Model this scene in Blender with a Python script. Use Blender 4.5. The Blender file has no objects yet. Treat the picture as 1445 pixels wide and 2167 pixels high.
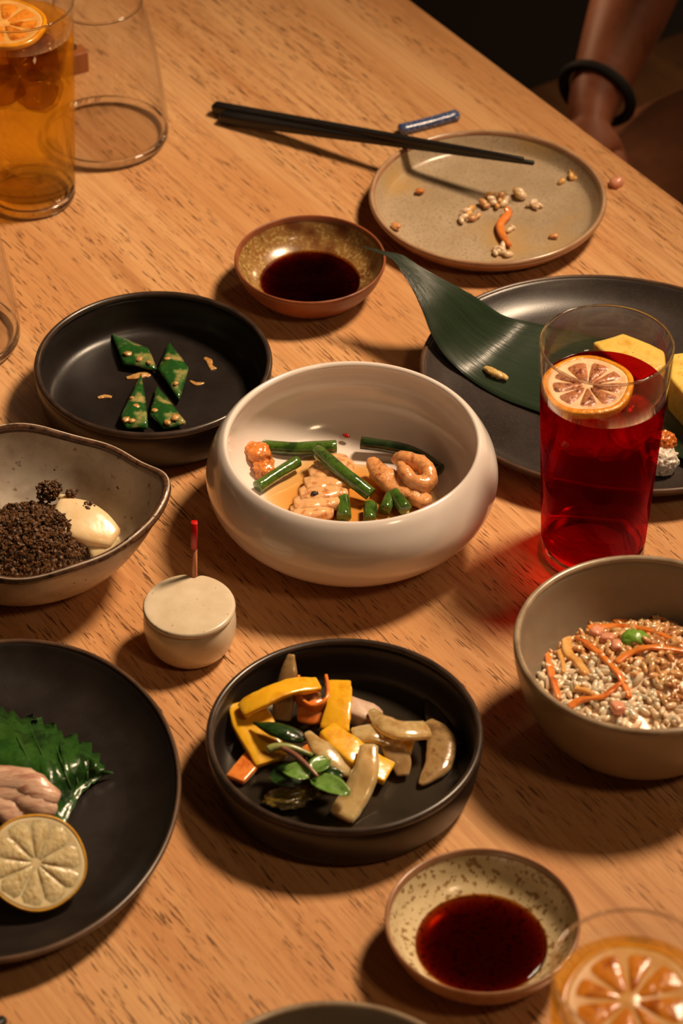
import bpy, bmesh, math, random
from mathutils import Vector, Matrix, noise
import numpy as np

C = bpy.context.scene.collection
SC = bpy.context.scene
R = math.radians
PI = math.pi

# ------------------------------------------------------------------ camera
CAM_H, PITCH, FPX = 1.144, R(40.3), 6400.0        # metres above the table top, downward pitch, focal length in pixels of a 2167 px tall frame
cd = bpy.data.cameras.new('camera')
cam = bpy.data.objects.new('camera', cd)
C.objects.link(cam)
cam.location = (0, 0, CAM_H)
cam.rotation_euler = (R(90) - PITCH, 0, 0)
cd.sensor_fit = 'VERTICAL'
cd.sensor_height = 36.0
cd.lens = FPX * 36.0 / 2167.0
cd.clip_start = 0.05
cd.clip_end = 60
cd.dof.use_dof = True
cd.dof.focus_distance = 1.75
cd.dof.aperture_fstop = 10.0
SC.camera = cam

# ------------------------------------------------------------------ world, light, exposure
w = bpy.data.worlds.new('dim_room_light')
SC.world = w
w.use_nodes = True
bg = w.node_tree.nodes['Background']
bg.inputs[0].default_value = (1.0, 0.52, 0.24, 1)
bg.inputs[1].default_value = 0.024


def area(name, loc, target, size, power, color, shape='DISK', size_y=None):
    l = bpy.data.lights.new(name, 'AREA')
    l.shape = shape
    l.size = size
    if size_y:
        l.size_y = size_y
    l.energy = power
    l.color = color
    o = bpy.data.objects.new(name, l)
    C.objects.link(o)
    o.location = loc
    o.rotation_euler = (Vector(target) - Vector(loc)).to_track_quat('-Z', 'Y').to_euler()
    return o


def spot(name, loc, target, radius, power, color, cone, blend):
    l = bpy.data.lights.new(name, 'SPOT')
    l.energy = power
    l.color = color
    l.shadow_soft_size = radius
    l.spot_size = R(cone)
    l.spot_blend = blend
    o = bpy.data.objects.new(name, l)
    C.objects.link(o)
    o.location = loc
    o.rotation_euler = (Vector(target) - Vector(loc)).to_track_quat('-Z', 'Y').to_euler()
    return o


spot('ceiling_spot_light', (0.86, 1.80, 1.68), (-0.36, 1.30, 0.0), 0.18, 236, (1.0, 0.73, 0.48), 53, 1.0)
spot('added_arm_light', (-0.75, 3.0, 0.55), (0.34, 2.16, -0.10), 0.08, 55, (1.0, 0.62, 0.34), 24, 0.9)  # added spot, not a visible lamp: brightens the guest's arm from behind
area('second_lamp_light', (0.75, 0.45, 1.35), (0.0, 1.3, 0.0), 0.20, 3.0, (1.0, 0.66, 0.38))
area('added_floor_fill_light', (1.7, 3.8, 1.2), (0.2, 3.2, -0.75), 0.30, 9.0, (1.0, 0.66, 0.38))  # added fill that lifts the dark floor behind the table

SC.view_settings.view_transform = 'Standard'
SC.view_settings.look = 'None'
SC.view_settings.exposure = 0.0
SC.view_settings.gamma = 1.0
SC.view_settings.use_curve_mapping = False
SC.cycles.use_denoising = True
SC.cycles.max_bounces = 14
SC.cycles.transparent_max_bounces = 24
SC.cycles.transmission_bounces = 12
SC.cycles.volume_bounces = 2
SC.cycles.sample_clamp_indirect = 4.0
SC.cycles.blur_glossy = 0.6


# ------------------------------------------------------------------ helpers
def P(px, py, z=0.0):
    """The point of the horizontal plane z that this pixel of the photograph looks at."""
    s, c = math.sin(PITCH), math.cos(PITCH)
    u, v = (px - 722.5) / FPX, (py - 1083.5) / FPX
    d = Vector((u, c - v * s, -s - v * c))
    t = (z - CAM_H) / d.z
    return Vector((0, 0, CAM_H)) + t * d


def lin(c):
    return tuple(((x / 255) / 12.92 if x / 255 <= 0.04045 else ((x / 255 + 0.055) / 1.055) ** 2.4) for x in c)


def fbm(p, s, o=0.0):
    return noise.noise(Vector(p) * s + Vector((o, o * 1.7, -o)))


def tag(o, label, cat, group=None):
    o['label'] = label
    o['category'] = cat
    if group:
        o['group'] = group
    return o


def thing(name, label, cat, loc=(0, 0, 0), group=None):
    o = bpy.data.objects.new(name, None)
    o.empty_display_size = 0.02
    C.objects.link(o)
    o.location = loc
    return tag(o, label, cat, group)


def origin_of(o):
    v = Vector((0, 0, 0))
    while o is not None:
        v += o.location
        o = o.parent
    return v


def mk(name, geo, m, parent=None, loc=None, smooth=True, sub=0, solid=0, bev=0, uv=None):
    """ONE mesh object from world-space geometry; its origin is loc (top level) or its parent's origin."""
    V, F = geo
    base = origin_of(parent) if parent is not None else Vector(loc if loc is not None else (0, 0, 0))
    me = bpy.data.meshes.new(name)
    me.from_pydata([tuple(Vector(v) - base) for v in V], [], F)
    me.update()
    if smooth:
        me.shade_smooth()
    if uv:
        ul = me.uv_layers.new(name='UVMap')
        for lp in me.loops:
            ul.data[lp.index].uv = uv[lp.vertex_index]
    me.materials.append(m)
    o = bpy.data.objects.new(name, me)
    C.objects.link(o)
    if parent is not None:
        o.parent = parent
    else:
        o.location = base
    if bev:
        b = o.modifiers.new('bevel', 'BEVEL')
        b.width = bev
        b.segments = 3
        b.limit_method = 'ANGLE'
    if solid:
        s_ = o.modifiers.new('solidify', 'SOLIDIFY')
        s_.thickness = solid
        s_.offset = 0
    if sub:
        s_ = o.modifiers.new('subsurf', 'SUBSURF')
        s_.levels = s_.render_levels = sub
    return o


def join(*geos):
    V, F = [], []
    for v, f in geos:
        n = len(V)
        V += list(v)
        F += [tuple(i + n for i in q) for q in f]
    return V, F


def lathe(prof, c=(0, 0, 0), n=96, fn=None):
    """Surface of revolution about a vertical axis; prof = [(r, z)...]; fn(angle, r, z) -> (x, y, z) reshapes it."""
    c = Vector(c)
    V, F, rings = [], [], []
    for r, z in prof:
        if r < 1e-7:
            V.append(c + Vector(fn(0, 0, z) if fn else (0, 0, z)))
            rings.append([len(V) - 1])
        else:
            ring = []
            for i in range(n):
                a = 2 * PI * i / n
                V.append(c + Vector(fn(a, r, z) if fn else (r * math.cos(a), r * math.sin(a), z)))
                ring.append(len(V) - 1)
            rings.append(ring)
    for A, B in zip(rings, rings[1:]):
        if len(A) == 1 and len(B) == 1:
            continue
        for i in range(n):
            j = (i + 1) % n
            if len(A) == 1:
                F.append((A[0], B[j], B[i]))
            elif len(B) == 1:
                F.append((A[i], A[j], B[0]))
            else:
                F.append((A[i], A[j], B[j], B[i]))
    return V, F


def smooth_prof(p, k=5):
    """Catmull-Rom through profile points."""
    out = []
    n = len(p)
    for i in range(n - 1):
        p0, p1, p2, p3 = p[max(i - 1, 0)], p[i], p[i + 1], p[min(i + 2, n - 1)]
        for j in range(k):
            t = j / k
            out.append(tuple(0.5 * ((2 * b) + (c_ - a) * t + (2 * a - 5 * b + 4 * c_ - d) * t * t + (3 * b - a - 3 * c_ + d) * t ** 3)
                             for a, b, c_, d in zip(p0, p1, p2, p3)))
    out.append(tuple(p[-1]))
    return out


def cprof(p, k=5):
    return [(max(r, 0.0), z) for r, z in smooth_prof(p, k)]


def ring_prof(r, z, a, b=None, n=10):
    """A closed little ring section (torus) at radius r, height z."""
    b = b or a
    return [(r + a * math.cos(2 * PI * i / n), z + b * math.sin(2 * PI * i / n)) for i in range(n + 1)]


def sweep(pts, sizes, up=(0, 0, 1), n=12, power=2.0, k=4, rough=0.0, rs=120, seed=0.0, cap=True, twist=0.0, capf=(0.35, 0.72)):
    """A bar along a path: superellipse section, sizes = (half width, half thickness) at each point; ends closed and slightly rounded."""
    pts = [Vector(p) for p in pts]
    sz = [s_ if isinstance(s_, (tuple, list)) else (s_, s_) for s_ in sizes]
    if len(sz) == 1:
        sz = sz * len(pts)
    rows = [tuple(p) + tuple(s_) for p, s_ in zip(pts, sz)]
    rows = smooth_prof(rows, k) if k > 1 else rows
    pts = [Vector(r_[:3]) for r_ in rows]
    sz = [r_[3:5] for r_ in rows]
    up = Vector(up).normalized()
    V, F, rings = [], [], []
    m = len(pts)
    for i in range(m):
        t = (pts[min(i + 1, m - 1)] - pts[max(i - 1, 0)]).normalized()
        side = t.cross(up)
        if side.length < 1e-4:
            side = t.cross(Vector((0.3, 1, 0.1)))
        side.normalize()
        u2 = side.cross(t).normalized()
        if twist:
            a = twist * i / (m - 1)
            side, u2 = side * math.cos(a) + u2 * math.sin(a), u2 * math.cos(a) - side * math.sin(a)
        steps = [(0, 1)]
        if cap and i == 0:
            steps = [(-1, capf[1]), (0, 1)]
        if cap and i == m - 1:
            steps = [(0, 1), (1, capf[1])]
        for e, f_ in steps:
            ring = []
            q = pts[i] + t * e * capf[0] * min(sz[i])
            for j in range(n):
                a = 2 * PI * (j + 0.5) / n
                ca, sa = math.cos(a), math.sin(a)
                x = math.copysign(abs(ca) ** (2 / power), ca) * sz[i][0] * f_
                y = math.copysign(abs(sa) ** (2 / power), sa) * sz[i][1] * f_
                v = q + side * x + u2 * y
                if rough:
                    d = fbm(v, rs, seed) + 0.5 * fbm(v, rs * 2.3, seed + 3)
                    v = v + (side * x + u2 * y).normalized() * d * rough
                V.append(v)
                ring.append(len(V) - 1)
            rings.append(ring)
    for A, B in zip(rings, rings[1:]):
        for j in range(n):
            k2 = (j + 1) % n
            F.append((A[j], A[k2], B[k2], B[j]))
    if cap:
        F.append(tuple(reversed(rings[0])))
        F.append(tuple(rings[-1]))
    return V, F


_ico = {}


def ico(sub):
    if sub not in _ico:
        bm = bmesh.new()
        bmesh.ops.create_icosphere(bm, subdivisions=sub, radius=1)
        bm.verts.ensure_lookup_table()
        _ico[sub] = ([v.co.copy() for v in bm.verts], [tuple(v.index for v in f.verts) for f in bm.faces])
        bm.free()
    return _ico[sub]


def blob(c, rad, rot=(0, 0, 0), amp=0.15, freq=1.6, seed=0.0, sub=3, box=0.0):
    """A lumpy ellipsoid; box > 0 squares it off."""
    from mathutils import Euler
    V0, F = ico(sub)
    E = Euler(rot).to_matrix()
    rad = Vector(rad if isinstance(rad, (tuple, list)) else (rad,) * 3)
    V = []
    for v in V0:
        q = v.copy()
        if box:
            m_ = max(abs(q.x), abs(q.y), abs(q.z))
            q = q.lerp(q / m_, box)
        d = 1 + amp * (fbm(v, freq, seed) + 0.5 * fbm(v, freq * 2.7, seed + 5) + 0.25 * fbm(v, freq * 6, seed + 9))
        q = Vector((q.x * rad.x, q.y * rad.y, q.z * rad.z)) * d
        V.append(Vector(c) + E @ q)
    return V, list(F)


def sheet(rows):
    """A grid surface; rows of equal length. Returns geometry and uv (u along the rows, v across)."""
    V, F, uv = [], [], []
    n, m = len(rows), len(rows[0])
    for i, r_ in enumerate(rows):
        for j, p in enumerate(r_):
            V.append(Vector(p))
            uv.append((i / (n - 1), j / (m - 1)))
    for i in range(n - 1):
        for j in range(m - 1):
            F.append((i * m + j, (i + 1) * m + j, (i + 1) * m + j + 1, i * m + j + 1))
    return (V, F), uv


def slab(poly, z_top, thick, loc_fn=None):
    """A polygon (world xy points) extruded from z_top down by thick."""
    n = len(poly)
    V = [Vector((p[0], p[1], z_top if len(p) < 3 else p[2])) for p in poly] + [Vector((p[0], p[1], (z_top if len(p) < 3 else p[2]) - thick)) for p in poly]
    F = [tuple(range(n)), tuple(range(2 * n - 1, n - 1, -1))] + [(i, n + i, n + (i + 1) % n, (i + 1) % n) for i in range(n)]
    return V, F


def xf(geo, M):
    return [M @ Vector(v) for v in geo[0]], geo[1]


def frame(loc, normal, spin=0.0):
    z = Vector(normal).normalized()
    q = z.to_track_quat('Z', 'Y').to_matrix().to_4x4()
    return Matrix.Translation(Vector(loc)) @ q @ Matrix.Rotation(spin, 4, 'Z')


# ------------------------------------------------------------------ materials
def mat(name, base, var=None, vscale=40, vlo=0.35, vhi=0.65, rough=0.5, spec=0.5, bump=0.0, bscale=200, bdist=0.001, coat=0.0, crough=0.1,
        sss=0.0, ssr=0.004, metal=0.0, stretch=(1, 1, 1), speck=None, uv=False, rvar=0.0, detail=5, trans=0.0, extra=None):
    m = bpy.data.materials.new(name)
    m.use_nodes = True
    nt = m.node_tree
    N, L = nt.nodes, nt.links
    b = N['Principled BSDF']
    b.inputs['Base Color'].default_value = (*lin(base), 1)
    b.inputs['Roughness'].default_value = rough
    b.inputs['Specular IOR Level'].default_value = spec
    b.inputs['Metallic'].default_value = metal
    b.inputs['Coat Weight'].default_value = coat
    b.inputs['Coat Roughness'].default_value = crough
    b.inputs['Transmission Weight'].default_value = trans
    if sss:
        b.inputs['Subsurface Weight'].default_value = sss
        b.inputs['Subsurface Radius'].default_value = (1.0, 0.5, 0.25)
        b.inputs['Subsurface Scale'].default_value = ssr
    tc = N.new('ShaderNodeTexCoord')
    mp = N.new('ShaderNodeMapping')
    L.new(tc.outputs['UV' if uv else 'Object'], mp.inputs[0])
    mp.inputs['Scale'].default_value = stretch
    src = None
    if var:
        no = N.new('ShaderNodeTexNoise')
        no.inputs['Scale'].default_value = vscale
        no.inputs['Detail'].default_value = detail
        no.inputs['Roughness'].default_value = 0.6
        L.new(mp.outputs[0], no.inputs['Vector'])
        cr = N.new('ShaderNodeValToRGB')
        cols = [base] + (var if isinstance(var, list) else [var])
        cr.color_ramp.elements[0].position = vlo
        cr.color_ramp.elements[1].position = vhi
        cr.color_ramp.elements[0].color = (*lin(cols[0]), 1)
        cr.color_ramp.elements[1].color = (*lin(cols[-1]), 1)
        for i, cc in enumerate(cols[1:-1]):
            e = cr.color_ramp.elements.new(vlo + (vhi - vlo) * (i + 1) / (len(cols) - 1))
            e.color = (*lin(cc), 1)
        L.new(no.outputs[0], cr.inputs[0])
        src = cr.outputs[0]
        if rvar:
            mr = N.new('ShaderNodeMapRange')
            mr.inputs[3].default_value = rough - rvar
            mr.inputs[4].default_value = rough + rvar
            L.new(no.outputs[0], mr.inputs[0])
            L.new(mr.outputs[0], b.inputs['Roughness'])
    for sp in (speck or []):
        sc_, lo, hi, colr = sp
        n2 = N.new('ShaderNodeTexNoise')
        n2.inputs['Scale'].default_value = sc_
        n2.inputs['Detail'].default_value = 2
        L.new(mp.outputs[0], n2.inputs['Vector'])
        r2 = N.new('ShaderNodeMapRange')
        r2.inputs[1].default_value = lo
        r2.inputs[2].default_value = hi
        L.new(n2.outputs[0], r2.inputs[0])
        mx = N.new('ShaderNodeMix')
        mx.data_type = 'RGBA'
        L.new(r2.outputs[0], mx.inputs[0])
        if src:
            L.new(src, mx.inputs[6])
        else:
            mx.inputs[6].default_value = (*lin(base), 1)
        mx.inputs[7].default_value = (*lin(colr), 1)
        src = mx.outputs[2]
    if src:
        L.new(src, b.inputs['Base Color'])
    if bump:
        nb = N.new('ShaderNodeTexNoise')
        nb.inputs['Scale'].default_value = bscale
        nb.inputs['Detail'].default_value = 4
        L.new(mp.outputs[0], nb.inputs['Vector'])
        bu = N.new('ShaderNodeBump')
        bu.inputs['Strength'].default_value = bump
        bu.inputs['Distance'].default_value = bdist
        L.new(nb.outputs[0], bu.inputs['Height'])
        L.new(bu.outputs[0], b.inputs['Normal'])
        if coat:
            L.new(bu.outputs[0], b.inputs['Coat Normal'])
    if extra:
        extra(nt, b, mp, src)
    return m


def wood_mat(name, cols, pore, along=1.0, rough=0.42, pore_lo=0.575):
    """Oak: X of the object runs with the grain."""
    m = bpy.data.materials.new(name)
    m.use_nodes = True
    nt = m.node_tree
    N, L = nt.nodes, nt.links
    b = N['Principled BSDF']
    tc = N.new('ShaderNodeTexCoord')

    def nz(scale, detail=3, rough_=0.5, dist=0.0):
        mp = N.new('ShaderNodeMapping')
        mp.inputs['Scale'].default_value = scale
        L.new(tc.outputs['Object'], mp.inputs[0])
        n_ = N.new('ShaderNodeTexNoise')
        n_.inputs['Scale'].default_value = 1.0
        n_.inputs['Detail'].default_value = detail
        n_.inputs['Roughness'].default_value = rough_
        n_.inputs['Distortion'].default_value = dist
        L.new(mp.outputs[0], n_.inputs['Vector'])
        return n_.outputs[0]

    def ramp(src, lo, hi, smooth=True):
        r_ = N.new('ShaderNodeMapRange')
        r_.inputs[1].default_value = lo
        r_.inputs[2].default_value = hi
        if smooth:
            r_.interpolation_type = 'SMOOTHSTEP'
        L.new(src, r_.inputs[0])
        return r_.outputs[0]

    def math_(op, a_, b_):
        q = N.new('ShaderNodeMath')
        q.operation = op
        for i, x in enumerate((a_, b_)):
            if isinstance(x, (int, float)):
                q.inputs[i].default_value = x
            else:
                L.new(x, q.inputs[i])
        return q.outputs[0]

    def mix(f_, a_, b_):
        q = N.new('ShaderNodeMix')
        q.data_type = 'RGBA'
        if isinstance(f_, (int, float)):
            q.inputs[0].default_value = f_
        else:
            L.new(f_, q.inputs[0])
        for i, x in ((6, a_), (7, b_)):
            if isinstance(x, tuple):
                q.inputs[i].default_value = (*lin(x), 1)
            else:
                L.new(x, q.inputs[i])
        return q.outputs[2]

    k = along
    band = ramp(nz((1.6 * k, 22 * k, 1), 4, 0.55, 0.6), 0.36, 0.66)
    col = mix(band, cols[0], cols[1])
    fib = ramp(nz((10 * k, 420 * k, 1), 4, 0.65), 0.42, 0.66)
    col = mix(math_('MULTIPLY', fib, 0.55), col, cols[2])
    streak = ramp(nz((5 * k, 90 * k, 1), 3, 0.55, 0.3), 0.56, 0.74)
    col = mix(math_('MULTIPLY', streak, 0.55), col, cols[3])
    pores = ramp(nz((62 * k, 820 * k, 1), 2, 0.55, 0.45), pore_lo, pore_lo + 0.08)
    where = ramp(nz((3.0 * k, 36 * k, 1), 3, 0.55), 0.34, 0.58)
    pm = math_('MULTIPLY', pores, math_('MULTIPLY', where, 0.85))
    col = mix(pm, col, pore)
    L.new(col, b.inputs['Base Color'])
    b.inputs['Roughness'].default_value = rough
    b.inputs['Specular IOR Level'].default_value = 0.35
    bu = N.new('ShaderNodeBump')
    bu.inputs['Strength'].default_value = 0.35
    bu.inputs['Distance'].default_value = 0.0006
    L.new(math_('SUBTRACT', math_('MULTIPLY', fib, 0.15), pm), bu.inputs['Height'])
    L.new(bu.outputs[0], b.inputs['Normal'])
    return m


def clear_mat(name, tint=(1, 1, 1), gloss_rough=0.02, ior=1.45, sigma=None, scatter=None, haze=None, gloss=1.0):
    """Thin clear wall or a clear liquid: light goes straight through, Fresnel reflection on top; sigma = absorption per metre, scatter = (density, colour)."""
    m = bpy.data.materials.new(name)
    m.use_nodes = True
    nt = m.node_tree
    N, L = nt.nodes, nt.links
    N.remove(N['Principled BSDF'])
    out = N['Material Output']
    tr = N.new('ShaderNodeBsdfTransparent')
    tr.inputs[0].default_value = (*tint, 1)
    gl = N.new('ShaderNodeBsdfGlossy')
    gl.inputs['Roughness'].default_value = gloss_rough
    fr = N.new('ShaderNodeFresnel')
    ge = N.new('ShaderNodeNewGeometry')
    io = N.new('ShaderNodeMapRange')                      # leaving the clear body: same gentle reflection as entering it
    io.inputs[3].default_value = ior
    io.inputs[4].default_value = 1 / ior
    L.new(ge.outputs['Backfacing'], io.inputs[0])
    L.new(io.outputs[0], fr.inputs[0])
    mx = N.new('ShaderNodeMixShader')
    gm = N.new('ShaderNodeMath')
    gm.operation = 'MULTIPLY'
    gm.inputs[1].default_value = gloss
    L.new(fr.outputs[0], gm.inputs[0])
    if sigma:                                             # a liquid mirrors only at its free surface, not where it wets the glass
        sx_ = N.new('ShaderNodeSeparateXYZ')
        L.new(ge.outputs['True Normal'], sx_.inputs[0])
        ab = N.new('ShaderNodeMath')
        ab.operation = 'ABSOLUTE'
        L.new(sx_.outputs[2], ab.inputs[0])
        up_ = N.new('ShaderNodeMapRange')
        up_.inputs[1].default_value = 0.25
        up_.inputs[2].default_value = 0.6
        L.new(ab.outputs[0], up_.inputs[0])
        L.new(up_.outputs[0], gm.inputs[1])
    L.new(gm.outputs[0], mx.inputs[0])
    L.new(tr.outputs[0], mx.inputs[1])
    L.new(gl.outputs[0], mx.inputs[2])
    last = mx.outputs[0]
    if haze:
        df = N.new('ShaderNodeBsdfTranslucent')
        df.inputs[0].default_value = (*lin(haze[1]), 1)
        tc = N.new('ShaderNodeTexCoord')
        no = N.new('ShaderNodeTexNoise')
        no.inputs['Scale'].default_value = haze[2]
        no.inputs['Detail'].default_value = 5
        L.new(tc.outputs['Object'], no.inputs['Vector'])
        mr = N.new('ShaderNodeMapRange')
        mr.inputs[1].default_value = 0.35
        mr.inputs[2].default_value = 0.75
        mr.inputs[4].default_value = haze[0]
        L.new(no.outputs[0], mr.inputs[0])
        m2 = N.new('ShaderNodeMixShader')
        L.new(mr.outputs[0], m2.inputs[0])
        L.new(last, m2.inputs[1])
        L.new(df.outputs[0], m2.inputs[2])
        last = m2.outputs[0]
    L.new(last, out.inputs['Surface'])
    if sigma or scatter:
        vol = None
        if sigma:
            d = max(sigma)
            va = N.new('ShaderNodeVolumeAbsorption')
            va.inputs['Density'].default_value = d
            va.inputs['Color'].default_value = (*[1 - s_ / d for s_ in sigma], 1)
            vol = va.outputs[0]
        if scatter:
            vs = N.new('ShaderNodeVolumeScatter')
            vs.inputs['Density'].default_value = scatter[0]
            vs.inputs['Color'].default_value = (*scatter[1], 1)
            if vol:
                ad = N.new('ShaderNodeAddShader')
                L.new(vol, ad.inputs[0])
                L.new(vs.outputs[0], ad.inputs[1])
                vol = ad.outputs[0]
            else:
                vol = vs.outputs[0]
        L.new(vol, out.inputs['Volume'])
    return m


def refr_mat(name, tint, ior=1.33, sigma=None, rough=0.0, clear=0.45, ctint=(1, 1, 1)):
    """A refracting coloured liquid body with some depth absorption."""
    m = bpy.data.materials.new(name)
    m.use_nodes = True
    nt = m.node_tree
    N, L = nt.nodes, nt.links
    N.remove(N['Principled BSDF'])
    out = N['Material Output']
    gl = N.new('ShaderNodeBsdfGlass')
    gl.inputs['Color'].default_value = (*tint, 1)
    gl.inputs['IOR'].default_value = ior
    gl.inputs['Roughness'].default_value = rough
    tr = N.new('ShaderNodeBsdfTransparent')
    tr.inputs[0].default_value = (*ctint, 1)
    mx = N.new('ShaderNodeMixShader')
    mx.inputs[0].default_value = clear
    L.new(gl.outputs[0], mx.inputs[1])
    L.new(tr.outputs[0], mx.inputs[2])
    L.new(mx.outputs[0], out.inputs['Surface'])
    if sigma:
        d = max(sigma)
        va = N.new('ShaderNodeVolumeAbsorption')
        va.inputs['Density'].default_value = d
        va.inputs['Color'].default_value = (*[1 - s_ / d for s_ in sigma], 1)
        L.new(va.outputs[0], out.inputs['Volume'])
    return m


def glass_mat(name, tint=(1, 1, 1), rough=0.0, ior=1.45):
    m = mat(name, (255, 255, 255), rough=rough, trans=1.0)
    b = m.node_tree.nodes['Principled BSDF']
    b.inputs['Base Color'].default_value = (*tint, 1)
    b.inputs['IOR'].default_value = ior
    return m


OAK = wood_mat('pale_oak', [(214, 165, 114), (200, 145, 94), (180, 123, 76), (160, 104, 60)], (82, 48, 24))
OAK_EDGE = OAK
BENCH_WOOD = wood_mat('bench_oak', [(120, 84, 50), (104, 70, 40), (90, 60, 34), (80, 52, 30)], (50, 32, 18))
BLOCK_WOOD = wood_mat('reddish_block_wood', [(176, 104, 60), (150, 84, 46), (120, 66, 36), (110, 58, 30)], (60, 34, 20), along=2.0)
DARK_WOOD = mat('dark_stained_wood', (62, 34, 22), (40, 22, 14), 60, rough=0.5)
M_BLACK = mat('matte_black_stoneware', (25, 20, 18), (35, 28, 25), 30, rough=0.36, spec=0.5, bump=0.12, bscale=900, bdist=0.0004, rvar=0.10)
M_BLACK_RIM = mat('worn_black_rim', (44, 35, 30), (66, 50, 40), 90, rough=0.30, spec=0.6)
M_BLACKP = mat('speckled_black_stoneware', (42, 35, 32), (60, 51, 47), 18, rough=0.34, spec=0.6, bump=0.15, bscale=1300, bdist=0.0003, rvar=0.10, speck=[(1600, 0.62, 0.7, (86, 78, 72))])
M_BROWNRIM = mat('bare_brown_rim', (96, 72, 54), (70, 50, 38), 60, rough=0.32, spec=0.6)
M_WHITE = mat('glossy_white_porcelain', (232, 222, 214), (226, 214, 206), 14, rough=0.16, spec=0.6, coat=0.4, crough=0.05)
M_POT = mat('cream_speckled_glaze', (222, 206, 180), (206, 188, 158), 60, rough=0.28, spec=0.5, coat=0.25, speck=[(420, 0.70, 0.76, (150, 118, 84))])
M_GREY = mat('grey_celadon_glaze', (184, 164, 136), (168, 146, 116), 26, rough=0.30, spec=0.5, coat=0.3, speck=[(700, 0.52, 0.66, (156, 134, 108)), (14, 0.56, 0.75, (190, 150, 86))])
M_GREYRIM = mat('rust_brown_glaze', (138, 92, 62), (168, 124, 92), 40, rough=0.25, spec=0.6, coat=0.3)
M_LIP = mat('pale_tan_lip_glaze', (188, 156, 122), (164, 128, 96), 50, rough=0.25, spec=0.6, coat=0.3)
M_RUST = mat('rusty_brown_stoneware', (150, 84, 48), (118, 62, 36), 40, rough=0.4, spec=0.5)
M_SOYU = mat('olive_brown_glaze', (138, 92, 48), [(150, 112, 62), (112, 72, 36)], 60, rough=0.25, spec=0.5, coat=0.4, speck=[(420, 0.52, 0.62, (176, 150, 92)), (40, 0.55, 0.7, (104, 60, 30))])
M_SOYL = mat('cream_mottled_glaze', (222, 202, 160), (204, 182, 138), 30, rough=0.25, spec=0.5, coat=0.4, speck=[(330, 0.54, 0.62, (150, 116, 70))])
M_SPECK = mat('speckled_grey_glaze', (196, 180, 162), [(172, 154, 136), (208, 196, 180)], 22, rough=0.36, spec=0.5, coat=0.2, speck=[(330, 0.70, 0.74, (66, 46, 34)), (120, 0.66, 0.74, (120, 96, 76))])
M_SPECKRIM = mat('dark_iron_rim_glaze', (58, 38, 28), [(96, 66, 46), (40, 26, 20)], 120, rough=0.28, spec=0.6, coat=0.3, bump=0.4, bscale=200)
M_RICEB = mat('taupe_glaze', (138, 124, 106), (120, 106, 88), 16, rough=0.38, spec=0.5, coat=0.15)
M_RICERIM = mat('taupe_rim_glaze', (168, 148, 122), (132, 110, 86), 60, rough=0.28, spec=0.6, coat=0.3)
M_STICK = mat('matte_black_lacquer', (26, 23, 22), (34, 30, 28), 50, rough=0.42, spec=0.4)
M_SOY = clear_mat('soy_sauce', ior=1.36, sigma=(330, 800, 1600))
M_BROTH = clear_mat('amber_broth', ior=1.36, sigma=(30, 150, 420), gloss_rough=0.03)
M_BRINE = clear_mat('pickle_brine', ior=1.36, sigma=(10, 25, 70))
M_WALL = clear_mat('thin_clear_glass', tint=(0.975, 0.972, 0.968), gloss=0.8)
M_BASE = glass_mat('solid_clear_glass')
M_FOOT = clear_mat('clear_glass_foot', tint=(0.985, 0.98, 0.975))
M_RED = refr_mat('red_drink', (0.95, 0.13, 0.21), sigma=(4, 60, 36), clear=0.5, ctint=(1.0, 0.15, 0.17))
M_AMBER = refr_mat('amber_tea', (1.0, 0.88, 0.58), sigma=(0.5, 4, 26), clear=0.55, ctint=(1.0, 0.92, 0.62))
M_ICE = clear_mat('clear_ice', ior=1.31, tint=(0.95, 0.93, 0.92), haze=(0.8, (240, 225, 220), 90))
M_ICE_A = clear_mat('tea_coloured_ice', ior=1.5, tint=(0.80, 0.66, 0.48), haze=(0.25, (200, 150, 90), 90), gloss_rough=0.1)
M_LEAF = mat('bamboo_leaf_green', (26, 40, 26), [(36, 52, 32), (18, 30, 20)], 1.0, vlo=0.3, vhi=0.7, rough=0.34, spec=0.6, bump=0.8, bscale=1.0, bdist=0.0009, stretch=(3, 60, 1), uv=True, coat=0.25, crough=0.2)
M_GINGER = mat('grated_ginger', (226, 196, 128), (200, 164, 96), 300, rough=0.35, coat=0.4, sss=0.3, bump=0.5, bscale=500)
M_EGG = mat('omelette_yellow', (246, 204, 92), [(250, 214, 110), (232, 180, 70)], 90, rough=0.42, coat=0.25, crough=0.25, sss=0.35, ssr=0.006, bump=0.35, bscale=240, speck=[(500, 0.68, 0.74, (186, 130, 44))])
M_DAIKON = mat('grated_daikon', (226, 216, 204), (204, 190, 176), 260, rough=0.22, coat=0.6, sss=0.5, ssr=0.004, bump=0.6, bscale=420)
M_ORANGE_TOP = mat('soy_soaked_radish', (214, 122, 40), (180, 88, 24), 200, rough=0.2, coat=0.7, sss=0.3, bump=0.6, bscale=420)
M_PEA = mat('snow_pea_green', (44, 96, 36), [(32, 76, 30), (80, 122, 62)], 1.0, stretch=(95, 95, 95), rough=0.22, coat=0.6, sss=0.15, bump=0.35, bscale=2.0, speck=[(1.1, 0.55, 0.72, (170, 150, 92))])
M_SESAME = mat('sesame_sauce', (206, 162, 100), (180, 126, 66), 400, rough=0.2, coat=0.8, sss=0.2, bump=0.5, bscale=600)
M_CHICKEN = mat('soy_simmered_chicken', (200, 134, 78), [(222, 162, 104), (168, 98, 50)], 190, rough=0.28, coat=0.5, crough=0.15, sss=0.35, ssr=0.005, bump=0.5, bscale=260, bdist=0.0012)
M_CHICKEN_P = mat('pale_simmered_chicken', (222, 166, 110), [(234, 184, 130), (190, 122, 70)], 170, rough=0.28, coat=0.5, crough=0.15, sss=0.35, ssr=0.005, bump=0.5, bscale=230, bdist=0.0012)
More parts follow.
